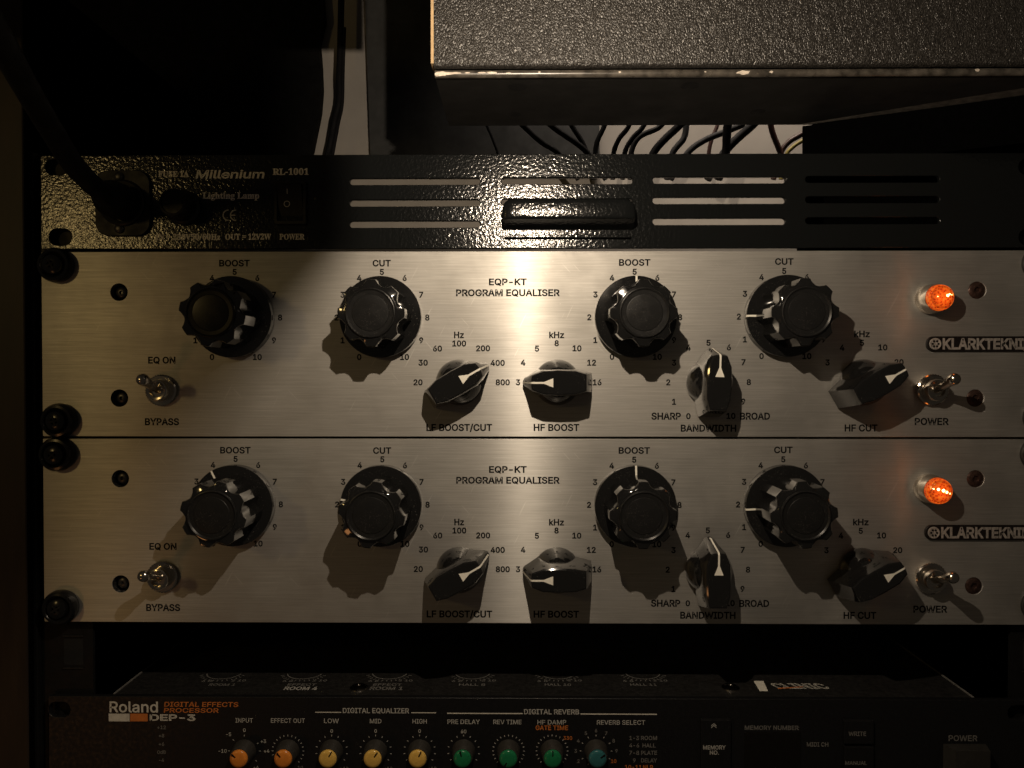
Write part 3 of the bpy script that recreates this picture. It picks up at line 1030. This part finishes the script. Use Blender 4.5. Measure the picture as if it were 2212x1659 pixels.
# ------------------------------------------------------------------ rack
rack = empty('equipment_rack', (LEFT - 8, 0, DEP_BOT), label='dark equipment rack with brown side panel at the left edge', cat='equipment rack')
rx, rz = LEFT - 8, DEP_BOT
top_y = W(0, -40)[1] - rz
def rbox(name, x0, x1, y0, y1, z0, z1, mat, bev=0.0, parent=None):
    return link(name, box_mesh(x0 - rx, x1 - rx, y0, y1, z0, z1, bev), M[mat], parent or rack)
x58 = W(55, 800, 2)[0]; x85 = W(88, 800)[0]
rbox('side_panel', x58 - 60, x58, -60, LAMP_TOP - rz + 90, -160, 2, 'wood', 0.8)
rbox('inner_shade_sheet', x58 + 0.1, x58 + 1.0, -60, LAMP_TOP - rz + 89, -159, 1.6, 'void')  # black sheet added to paint shade over the rack's inner side
rbox('front_edge', x58 + 0.3, x58 + 2.6, -60, LAMP_TOP - rz + 2, -20, -1, 'rail', 0.4)
railL = rbox('rail', x58 + 2.8, LEFT + 21, -60, LAMP_TOP - rz + 1, -6.0, -4.2, 'rail')
railR = rbox('rail', RIGHT - 21, RIGHT + 12, -60, LAMP_TOP - rz + 1, -6.0, -4.2, 'rail')
for side, x0 in ((railL, LEFT + 3.5), (railR, RIGHT - 18.5)):
    for py in (1380, 1415, 1450):
        y = W(130, py)[1] - rz
        if py == 1415: continue
        link('rail_ridge', box_mesh(x0 - rx + 3, x0 - rx + 13, y - 0.25, y + 0.25, -4.3, -3.6), M['lid'], side)
    y0 = W(130, 1446)[1] - rz; y1 = W(130, 1384)[1] - rz
    link('square_hole', box_mesh(x0 - rx + 3.4, x0 - rx + 12.6, y0 + 0.6, y1 - 0.6, -4.25, -4.1), M['hole'], side)
link('side_panel', box_mesh(RIGHT + 14 - rx, RIGHT + 70 - rx, -60, LAMP_TOP - rz + 90, -160, 20), M['wood'], rack)
rbox('inner_shade_sheet', RIGHT + 12.2, RIGHT + 13.9, -60, LAMP_TOP - rz + 90, -159, -7, 'void')  # right-hand sheet, painting the same inner shade
link('back_panel', box_mesh(LEFT - 7 - rx, RIGHT + 12 - rx, -60, EQ_BOT - PITCH - rz + 2, -150, -146), M['black'], rack)

# ------------------------------------------------------------------ effects processor at the bottom
dep = empty('effects_processor', (LEFT + 1.5, 0, DEP_BOT), label='black rack effects processor with orange, yellow, green and teal capped knobs', cat='effects processor')
dox, doy = LEFT + 1.5, DEP_BOT
def D(px, py, z=0):
    x, y = W(px, py, z)
    return x - dox, y - doy
K = DIST / F_PX
hx, hy = D(128, 1533)
hx2, hy2 = D(2200, 1540)
hl = [rrect(hx - 5.2, hx + 5.2, hy - 3.6, hy + 3.6, 3.4, 6), rrect(hx2 - 5, hx2 + 5, hy2 - 3.5, hy2 + 3.5, 3.4, 6)]
DTOP = DEP_TOP - DEP_BOT
def dp(name, me, mat, parent=None, loc=(0, 0, 0), **kw):
    return link(name, me, M[mat] if mat else None, parent or dep, loc, **kw)
dp('faceplate', plate_mesh(rrect(0, 479.6, 0, DTOP, 0.6, 3), hl, -3.0, 0.0, 0.25), 'face')
lx0 = D(240, 1507)[0]; lx1 = D(2110, 1507)[0]
lid = dp('lid', box_mesh(lx0, lx1, DTOP - 1.6, DTOP - 0.4, -210, -3.1), 'lid')
dp('lid_edge', box_mesh(lx0 - 0.7, lx0 - 0.05, DTOP - 1.4, DTOP + 0.1, -210, -3.1), 'dim_print', lid)
dp('lid_edge', box_mesh(lx1 + 0.05, lx1 + 0.7, DTOP - 1.4, DTOP + 0.1, -210, -3.1), 'dim_print', lid)
dp('chassis', box_mesh(lx0, lx1, 1, DTOP - 1.7, -210, -3.1), 'chassis')
LIDZ = DTOP - 0.4
def lid_at(px, py):
    """point of the lid (mm in the unit's frame: x, depth) seen at px, py"""
    d = cam_q @ Vector(((px - W_PX / 2) / F_PX, -(py - H_PX / 2) / F_PX, -1.0))
    t = (LIDZ + doy) / d.z
    return d.x * t - dox, -DIST + d.y * t
def lid_text(s, px, py, wmm, hmm, mat, **kw):
    x, dep_ = lid_at(px, py)
    me = text_mesh(s, hmm, wmm, **kw)
    for v in me.vertices:       # lay flat, tops pointing away
        v.co = Vector((v.co.x, v.co.z, -v.co.y))
    return dp('lid_print', me, mat, lid, (x, dep_, LIDZ + 0.04))
for px, t1, big in ((480, 'ROOM 1', 0), (655, 'ROOM 4', 1), (840, 'ROOM 1', 1), (1020, 'HALL 8', 0), (1205, 'HALL 10', 0), (1390, 'HALL 11', 0)):
    if big:
        lid_text('EFFECT', px - 3, 1479, 14, 2.6, 'dim_print')
        lid_text(t1, px - 5, 1487, 16, 3.6, 'print' if px == 655 else 'dim_print', bold=0.02)
    else:
        lid_text(t1, px, 1479, 13, 2.6, 'dim_print')
    x, dd = lid_at(px, 1460)
    parts = []
    for i in range(13):
        a = R(200 + 140 * i / 12)
        c, s_ = math.cos(a), math.sin(a)
        for (r0, r1, w) in ((10.5, 12.3, 0.25),):
            p, q = Vector((x + r0 * c, dd + 4 + r0 * s_ * 0.9)), Vector((x + r1 * c, dd + 4 + r1 * s_ * 0.9))
            nrm = Vector((-s_, c)) * w
            vs = [(p.x + nrm.x, p.y + nrm.y, LIDZ + 0.04), (p.x - nrm.x, p.y - nrm.y, LIDZ + 0.04), (q.x - nrm.x, q.y - nrm.y, LIDZ + 0.04), (q.x + nrm.x, q.y + nrm.y, LIDZ + 0.04)]
            parts.append((vs, [(0, 1, 2, 3)]))
    vs, fs = [], []
    for i in range(17):
        a = R(190 + 160 * i / 16)
        for r in (8.6, 9.2):
            vs.append((x + r * math.cos(a), dd + 4 + r * math.sin(a) * 0.9, LIDZ + 0.04))
    fs = [(2 * i, 2 * i + 1, 2 * i + 3, 2 * i + 2) for i in range(16)]
    parts.append((vs, fs))
    dp('lid_print', join(parts), 'dim_print', lid)
    lid_text('6 8', px - 33, 1471, 5, 2.2, 'dim_print'); lid_text('2 10', px + 36, 1470, 7, 2.2, 'dim_print')
for px in (775, 1578):
    x, dd = lid_at(px, 1487)
    me = lathe([(4.4, 0.0), (4.3, 0.7), (3.2, 1.4), (1.2, 1.6), (0.9, 1.1)], 28)
    for v in me.vertices:
        v.co = Vector((v.co.x, v.co.z, -v.co.y))
    dp('lid_screw', me, 'chrome', lid, (x, dd, LIDZ), smooth=30)
# sticker: white square with a mark, outlined lettering and an orange swash
p0, p1 = lid_at(1625, 1472), lid_at(1658, 1495)
y_far, y_near = lid_at(1640, 1471)[1], lid_at(1640, 1493)[1]
xa, xb = lid_at(1634, 1480)[0], lid_at(1656, 1480)[0]
sx0 = lid_at(1641, 1493)[0]; sx1 = lid_at(1659, 1493)[0]; sx2 = lid_at(1649, 1471)[0]; sx3 = lid_at(1628, 1471)[0]
st = dp('sticker', mesh_from([(sx0, y_near, LIDZ + .05), (sx1, y_near, LIDZ + .05), (sx2, y_far, LIDZ + .05), (sx3, y_far, LIDZ + .05)], [(0, 1, 2, 3)]), 'white', lid)
lid_text('M', 1644, 1482, 3.4, 5.5, 'ink', bold=0.03, slant=-0.35)
lid_text('CLINIC', 1727, 1482, 25.5, 6.0, 'cream', outline=0.035, slant=-0.5)
xs0, yy0 = lid_at(1680, 1487); xs1, yy1 = lid_at(1735, 1484)
dp('lid_print', mesh_from([(xs0, yy0 - 0.8, LIDZ + .045), (xs0, yy0 + 0.5, LIDZ + .045), (xs1, yy1 + 0.5, LIDZ + .045), (xs1, yy1 - 0.2, LIDZ + .045)], [(0, 1, 2, 3)]), 'orange_print', lid)

def dtext(s, px, py, h, w=None, mat='print', z=0.0, **kw):
    x, y = D(px, py, z)
    return dp('caption', text_mesh(s, h * K, w * K if w else None, **kw), mat, None, (x, -0.06 - z, y))
dtext('Roland', 289, 1527, 23, 105, 'cream', bold=0.012)
dtext('DIGITAL EFFECTS', 435, 1521.5, 10, 161, 'orange_print', slant=0.12)
dtext('PROCESSOR', 413.5, 1534.5, 9.5, 119, 'orange_print', slant=0.12)
def drect(px0, px1, py0, py1, mat, name='print_block', z=0.06):
    a = D(px0, py1); b = D(px1, py0)
    return dp(name, mesh_from([pv(a[0], a[1], z), pv(b[0], a[1], z), pv(b[0], b[1], z), pv(a[0], b[1], z)], [(0, 1, 2, 3)]), mat)
drect(235, 280, 1541.5, 1558, 'cream'); drect(281.5, 319, 1541.5, 1558, 'orange_print')
dtext('DEP-3', 373, 1550, 13, 98, 'cream', outline=0.05, bold=0.03)
for s, y in (('+12', 1571), ('+8', 1589), ('+6', 1607), ('0dB', 1624.5), ('-4', 1642)):
    dtext(s, 349, y, 7.5, None, 'dim_print')
for s, x, y, w in (('INPUT', 527.5, 1556, 38), ('EFFECT OUT', 622, 1556.5, 74), ('LOW', 716, 1557, 32), ('MID', 811.5, 1557.5, 25), ('HIGH', 906.5, 1558, 31),
                   ('PRE DELAY', 1001.5, 1559, 70), ('REV TIME', 1096, 1559.5, 61), ('HF DAMP', 1192, 1560, 62), ('REVERB SELECT', 1341.5, 1560.5, 104)):
    dtext(s, x, y, 9.5, w, bold=0.008)
dtext('DIGITAL EQUALIZER', 812, 1535, 10.5, 144); dtext('DIGITAL REVERB', 1191.5, 1537.5, 10.5, 119)
dtext('GATE TIME', 1192, 1572, 9.5, 70, 'orange_print')
for x0, x1, y in ((681, 737, 1538.5), (889, 942, 1539.5), (966, 1129, 1541), (1254, 1419, 1542.5)):
    drect(x0, x1, y - 0.8, y + 0.8, 'cream', 'printed_rule')
for s, t, y in (('1-3', 'ROOM', 1594), ('4-6', 'HALL', 1610), ('7-8', 'PLATE', 1626), ('9', 'DELAY', 1642.5)):
    dtext(s, 1370, y, 8.5, None, 'dim_print'); dtext(t, 1402, y, 8.5, 34 if t != 'HALL' else 28, 'dim_print')
dtext('10-11', 1368, 1657, 8.5, None, 'orange_print'); dtext('NLR', 1400, 1657, 8.5, None, 'orange_print')
dtext('MEMORY', 1543, 1614.5, 8.5, 48, z=2.0); dtext('NO.', 1543, 1625.5, 8.5, None, z=2.0)
dtext('MEMORY NUMBER', 1667, 1572, 9, 116, 'dim_print'); dtext('MIDI CH', 1766, 1608, 9, 46, 'dim_print'); dtext('WRITE', 1852, 1585, 9, 37, 'dim_print', z=2.0)
dtext('MANUAL', 1849, 1648, 8, 46, 'dim_print', z=2.0); dtext('POWER', 2080, 1594.5, 12, 61, 'dim_print')
# chevrons
for yy in (1564, 1568):
    x, y = D(1542, yy, 2.0)
    dp('arrow_mark', join([([pv(x - 1.2, y - 0.7, 2.07), pv(x, y + 0.5, 2.07), pv(x, y + 0.1, 2.07), pv(x - 1.2, y - 1.1, 2.07)], [(0, 1, 2, 3)]),
                           ([pv(x, y + 0.5, 2.07), pv(x + 1.2, y - 0.7, 2.07), pv(x + 1.2, y - 1.1, 2.07), pv(x, y + 0.1, 2.07)], [(0, 1, 2, 3)])]), 'print')
# buttons and display
def button(px0, px1, py0, py1, mat, depth, name='button'):
    a = D(px0, py1); b = D(px1, py0)
    return dp(name, box_mesh(a[0], b[0], a[1], b[1], -1.0, depth, 0.35), mat)
button(1512, 1577, 1551, 1690, 'face', 2.0)
button(1820, 1884, 1553, 1603, 'face', 2.0)
button(1820, 1884, 1609, 1690, 'face', 2.0)
button(1608, 1730, 1582, 1690, 'window', 0.4, 'display_window')
a = D(2046, 1690); b = D(2120, 1607)
pk = loft([[(a[0] - 2, a[1], 0), (b[0] + 2, a[1], 0), (b[0] + 2, b[1], 0), (a[0] - 2, b[1], 0)],
           [(a[0], a[1], 7), (b[0], a[1], 7), (b[0], b[1], 7), (a[0], b[1], 7)]], True)
dp('power_button', pk, 'power_key')

ME_DK = lathe([(5.6, 0.1), (5.5, 0.8), (5.1, 4.0), (4.7, 6.6), (4.5, 7.0)], 40)
ME_DCAP = {}
def dknob(px, colour, ang, ticks, nums):
    x, y = D(px, 1622)
    kb = copy_of(ME_DK, 'rotary_knob', M['knob_grey'], dep, (x, y), ang, 30, label='small dark knob with %s cap' % colour)
    if colour not in ME_DCAP:
        ME_DCAP[colour] = lathe([(4.15, 6.8), (4.15, 7.7), (3.8, 8.2), (2.6, 8.45), (0.4, 8.55)], 32)
    copy_of(ME_DCAP[colour], 'cap', M[colour], kb, (0, 0), 0, 50)
    m = box_mesh(-0.3, 0.3, 1.6, 4.0, 8.0, 8.62)
    link('pointer_mark', m, M['ink'], kb)
    parts = []
    for t in ticks:
        a = R(90 - t)
        c, s_ = math.cos(a), math.sin(a)
        r0, r1, w = 7.0, 7.8, 0.16
        parts.append(([pv(x + r0 * c - w * s_, y + r0 * s_ + w * c, .06), pv(x + r0 * c + w * s_, y + r0 * s_ - w * c, .06),
                       pv(x + r1 * c + w * s_, y + r1 * s_ - w * c, .06), pv(x + r1 * c - w * s_, y + r1 * s_ + w * c, .06)], [(0, 1, 2, 3)]))
    dp('tick_marks', join(parts), 'print')
    for s, dx, dy, mat in nums:
        dtext(s, px + dx, 1622 + dy, 7.5, None, mat)
T11 = [-125, -100, -75, -50, -25, 0, 25, 50, 75, 100, 125]
T21 = [-135 + 15 * i for i in range(19)]
dknob(528, 'orange', 50, [-90, -45, 0, 60, 90, 130], [('0', 0, -45, 'print'), ('-5', -34, -36, 'print'), ('-10', -47, 0, 'print'), ('+3', 41, -21, 'print'), ('+4', 48, 0, 'print'), ('+6', 25, 36, 'print')])
dknob(622, 'orange', 40, T21, [('10', 27, 36, 'dim_print')])
dknob(716.5, 'yellow', -28, T11, [('0', 0, -43, 'print'), ('+12', 27, 38, 'dim_print')])
dknob(811.5, 'yellow', -35, T11, [('0', 0, -43, 'print'), ('+12', 27, 38, 'dim_print')])
dknob(906.5, 'yellow', -25, T11, [('0', 0, -43, 'print'), ('+12', 27, 38, 'dim_print')])
dknob(1001.5, 'green', 15, T11, [('60', 0, -42, 'print')])
dknob(1098.5, 'green', 150, T21, [])
dknob(1192.5, 'green', 0, T21, [('330', 34, -28, 'orange_print')])
RS = []
for n in range(1, 12):
    a = R(90 - (n - 6) * 30)
    RS.append((str(n), 44 * math.cos(a), -44 * math.sin(a), 'orange_print' if n > 9 else 'dim_print'))
dknob(1287.5, 'teal', -55, [(n - 6) * 30 for n in range(1, 12)], RS[1:-1])

# ------------------------------------------------------------------ cabinet above the rack
CABZ = 35.0
def C(px, py, z=CABZ): return W(px, py, z)
CZ = 0.0
cx0 = C(937, 60)[0]
cbot = C(1122, 168)[1]
cab = empty('speaker_cabinet', (cx0, -CABZ, cbot), label='grey leatherette covered cabinet overhanging the rack at top right', cat='cabinet')
H = 260.0
def cab_front():
    # front skin with a soft roll into a groove, then the rounded edge bead
    gy = C(1122, 143)[1] - cbot
    prof = [(H, 0.0), (gy + 2.0, 0.0), (gy + 1.0, -0.3), (gy + 0.2, -1.1), (gy - 0.2, -2.4)]
    xs = [0.0 + 330 * i / 12 for i in range(13)]
    vs, fs = [], []
    for y, z in prof:
        for x in xs: vs.append(pv(x, y, z))
    n = len(xs)
    for r in range(len(prof) - 1):
        for c in range(n - 1): fs.append((r * n + c, r * n + c + 1, (r + 1) * n + c + 1, (r + 1) * n + c))
    return mesh_from(vs, fs)
link('front_covering', cab_front(), M['vinyl'], cab, smooth=60)
bead = tube_mesh([(0.5, 0, 0), (100, 0, 0), (220, 0, 0), (330, 0, 0)], 1.6, 16)
link('edge_bead', bead, M['trim'], cab, (0, 0.2, 1.6), smooth=60)
link('body', box_mesh(0.4, 330, 1.0, H, -63, -4.5), M['blackbox'], cab)
link('underside', box_mesh(0.6, 330, 0.25, 0.95, -63, -1.2), M['under'], cab)
# pale ply edge on the left side
link('plywood_edge', box_mesh(-1.3, -0.1, C(935, 136)[1] - cbot, H, -9, -0.4), M['ply'], cab)
# chips on the bead
def chip(px, py, w, h, seed, z=1.2):
    x, y = C(px, py + 3)
    x -= cx0; y -= cbot
    rnd = random.Random(seed)
    n = 11
    cx_, vs = [], []
    for i in range(n):
        a = 2 * math.pi * i / n
        rr = rnd.uniform(0.65, 1.1)
        yy = y + h / 2 * rr * math.sin(a)
        # follow the bead
        t = max(-1, min(1, (yy - 1.6) / 1.6))
        zz = math.sqrt(max(0.0, 1 - t * t)) * 1.6 - 0.2 + 0.05
        vs.append(pv(x + w / 2 * rr * math.cos(a), yy, zz))
    t = max(-1, min(1, (y - 1.6) / 1.6))
    vs.append(pv(x, y, math.sqrt(max(0.0, 1 - t * t)) * 1.6 - 0.2 + 0.14))
    fs = [(i, (i + 1) % n, n) for i in range(n)]
    link('paint_chip', mesh_from(vs, fs), M['chip'], cab)
chip(952, 159, 5.5, 2.4, 1); chip(968, 158, 6.5, 1.4, 2); chip(986, 157.5, 5, 1.0, 3); chip(1042, 156.5, 4, 0.7, 4); chip(1062, 156.5, 5, 0.8, 5)
chip(1165, 155.5, 1.2, 0.8, 6); chip(1338, 155.5, 1.4, 1.0, 7); chip(1604, 156, 6.2, 2.0, 8); chip(1664, 155, 1.8, 1.2, 9); chip(1522, 155, 1.0, 0.7, 10); chip(2107, 151, 2.4, 1.4, 11)
chip(1098, 157.5, 2.5, 0.6, 12); chip(1010, 157, 3, .6, 13)
# screw holes in the underside (seen foreshortened)
def under_at(px, py):
    d = cam_q @ Vector(((px - W_PX / 2) / F_PX, -(py - H_PX / 2) / F_PX, -1.0))
    t = (cbot + 0.25) / d.z
    return d.x * t - cx0, -DIST + d.y * t + CABZ
for px, py, r in ((1118, 188, 4.2), (1490, 185, 4.2), (1637, 241, 3.6), (1112, 247, 3.2)):
    x, dd = under_at(px, py)
    me = mesh_from([(x + r * math.cos(2 * math.pi * i / 20), dd + r * math.sin(2 * math.pi * i / 20), 0.20) for i in range(20)], [tuple(range(20))])
    link('screw_hole', me, M['hole'], cab)

# ------------------------------------------------------------------ things behind the rack, seen over and through the lamp panel, plus added shade pieces
def world_poly_prism(name, px_pts, z_front, z_back, mat, **kw):
    """outline seen at depth z_front (negative = behind the rack face), real thickness back to z_back"""
    P = [W(x, y, z_front) for x, y in px_pts]
    ox_, oy_ = P[0]
    n = len(P)
    vs = [pv(x - ox_, y - oy_, z_front) for x, y in P] + [pv(x - ox_, y - oy_, z_back) for x, y in P]
    fs = [tuple(range(n)), tuple(reversed(range(n, 2 * n)))] + [(i, (i + 1) % n, n + (i + 1) % n, n + i) for i in range(n)]
    me = mesh_from(vs, fs)
    return link(name, me, M[mat], None, (ox_, 0, oy_), **kw)
world_poly_prism('shadow_sheet', [(801, 372), (786, -60), (1290, -60), (1296, 372)], -170, -178, 'shadow_sheet', label='dark grey sheet standing in for the cabinet shadow on the wall', cat='shadow_sheet')  # dark sheet in place of the cabinet's cast shadow
def diagonal_case():
    """black case standing askew on the lamp panel's right end, its long face running from rear left to front right"""
    y0 = LAMP_TOP + 0.4
    y1 = cbot - 0.5
    A = W(1733, 300, -28)[0]; B = W(2212, 300, 14)[0]
    foot = [(A, -28.0), (B, 14.0), (B + 60, 20.0), (B + 60, -150.0), (A * 509 / 387 + 0.5, -150.0)]
    ox_ = A
    n = len(foot)
    vs = [pv(x - ox_, y0, z) for x, z in foot] + [pv(x - ox_, y1, z) for x, z in foot]
    fs = [tuple(range(n)), tuple(reversed(range(n, 2 * n)))] + [(i, (i + 1) % n, n + (i + 1) % n, n + i) for i in range(n)]
    o = link('black_case', mesh_from(vs, fs), M['void'], None, (ox_, 0, 0), label='black case standing askew behind the right end of the lamp panel, under the cabinet', cat='case')
    # lower black block seen through the right-hand slots
    f0 = W(1722, 400, -30)[0] - ox_; f1 = W(1722, 400, -150)[0] - ox_
    ya, yb = LAMP_BOT - 30, y0 - 0.3
    q = [(f0, -30), (f0 + 190, -30), (f0 + 190, -150), (f1, -150)]
    vs = [pv(x, ya, z) for x, z in q] + [pv(x, yb, z) for x, z in q]
    fs = [(0, 1, 2, 3), (7, 6, 5, 4)] + [(i, (i + 1) % 4, 4 + (i + 1) % 4, 4 + i) for i in range(4)]
    link('case_foot', mesh_from(vs, fs), M['void'], o)
    # cabinet underside lip along that face, coloured pale to paint the lit band
    n = 10
    V = []
    for i in range(n + 1):
        t = i / n
        x = A + (B + 8 - A) * t; z = -28 + 42.8 * t
        w = 1.5 + 10.0 * t
        V += [(x - cx0, -z - 0.6, -0.15), (x - cx0 - w * 0.3, -(z + w) , 0.2), ]
    me = mesh_from([(x, y + CABZ, z) for x, y, z in V], [(2 * i, 2 * i + 1, 2 * i + 3, 2 * i + 2) for i in range(n)])
    link('underside_lit_lip', me, M['lip'], cab)
diagonal_case()
left_edge = [(664, 420), (668, 345), (680, 290), (690, 240), (694, 190), (692, 140), (688, 90), (700, 40), (690, -80)]
world_poly_prism('bag', left_edge + [(-400, -80), (-400, 420)], -171, -179, 'black', label='black soft bag hanging left of the pale wall gap', cat='bag')
world_poly_prism('lamp_light_blocker', [(-500, -45), (905, -45), (905, -260), (-500, -260)], 60, 48, 'black', label='unseen black slab added above the rack to cut off lamp light', cat='light_blocker')  # unseen slab, added to cut the lamp's light off the upper wall

def cable(name, pts, r, mat, label, group='cables hanging behind the rack'):
    P = [(W(x, y, z)[0], -z, W(x, y, z)[1]) for x, y, z in pts]
    o = P[0]
    me = tube_mesh([(p[0] - o[0], p[1] - o[1], p[2] - o[2]) for p in P], r, 10)
    return link(name, me, M[mat], None, o, smooth=70, label=label, cat='cable', group=group)
cable('cable', [(738, -40, -163), (736, 60, -163), (735, 110, -163), (733, 165, -163), (733, 215, -163), (724, 255, -163), (716, 300, -163), (706, 350, -163), (700, 430, -163)], 2.2, 'cable', 'thick black cable crossing the pale wall gap at left')
cable('cable', [(744, 60, -163), (741, 150, -163), (739, 225, -163), (730, 270, -163), (716, 350, -163), (708, 430, -163)], 1.2, 'cable', 'thinner black cable hugging the right side of the thick one')
def cc(cx, cy): return ((1700 + cx / 1.3825) * .5486, (200 + cy / 1.3825) * .5486)
spec = [
 ([(1095, 330), (1070, 415), (1020, 480), (990, 560), (985, 700)], 1.5, 'cable', 'first black cable right of the shadow sheet, bowed left'),
 ([(1190, 330), (1150, 415), (1090, 480), (1050, 560), (1040, 700)], 1.5, 'cable', 'second black cable right of the shadow sheet'),
 ([(1290, 340), (1240, 415), (1130, 470), (1085, 560), (1080, 700)], 1.7, 'cable_grey', 'grey cable curving between the black ones'),
 ([(1420, 330), (1340, 415), (1270, 480), (1205, 560), (1150, 700)], 2.4, 'cable', 'thickest black cable slanting across the pale wall'),
 ([(1390, 330), (1385, 415), (1370, 480), (1310, 560), (1280, 700)], 2.0, 'cable_grey', 'grey cable dropping beside the thickest black one'),
 ([(1700, 400), (1600, 440), (1480, 490), (1390, 560), (1300, 700)], 2.0, 'cable_grey', 'grey cable sweeping low from right to left'),
 ([(1580, 330), (1552, 415), (1525, 480), (1508, 560), (1500, 700)], 1.3, 'cable_red', 'thin dark red cable left of the knot of cables'),
 ([(1620, 330), (1610, 415), (1605, 480), (1600, 560), (1560, 700)], 2.6, 'cable', 'upright black cable in the knot of cables'),
 ([(1820, 330), (1740, 410), (1650, 490), (1590, 560), (1500, 700)], 2.6, 'cable_grey', 'grey cable slanting into the knot of cables'),
 ([(1840, 330), (1845, 400), (1860, 460), (1900, 560), (1950, 700)], 1.8, 'cable_red', 'dark red cable bending right near the black case'),
 ([(2060, 430), (2000, 462), (1940, 500), (1900, 560), (1860, 700)], 1.7, 'cable_red', 'dark red cable arching out of the black case'),
 ([(2060, 470), (2000, 500), (1960, 530), (1930, 570), (1900, 700)], 1.3, 'cable_yel', 'yellowish cable low beside the black case'),
 ([(290, 390), (310, 430), (335, 490), (360, 560), (390, 700)], 0.9, 'cable', 'thin dark cable alone in front of the shadow sheet'),
 ([(470, 380), (520, 430), (600, 500), (690, 560), (800, 700)], 1.6, 'cable', 'dark cable slanting right across the shadow sheet'),
 ([(620, 380), (680, 430), (790, 505), (850, 560), (950, 700)], 1.8, 'cable', 'dark cable falling toward the right edge of the shadow sheet'),
 ([(740, 360), (770, 420), (815, 490), (845, 560), (880, 700)], 1.6, 'cable', 'steep dark cable near the right edge of the shadow sheet'),
 ([(960, 350), (935, 420), (903, 490), (890, 560), (885, 700)], 1.6, 'cable', 'dark cable along the right edge of the shadow sheet'),
]
for i, (pts, r, mat, lab) in enumerate(spec):
    z = -100 - (i * 7) % 45
    cable('cable', [(*cc(x, y), z) for x, y in pts], r, mat, lab)
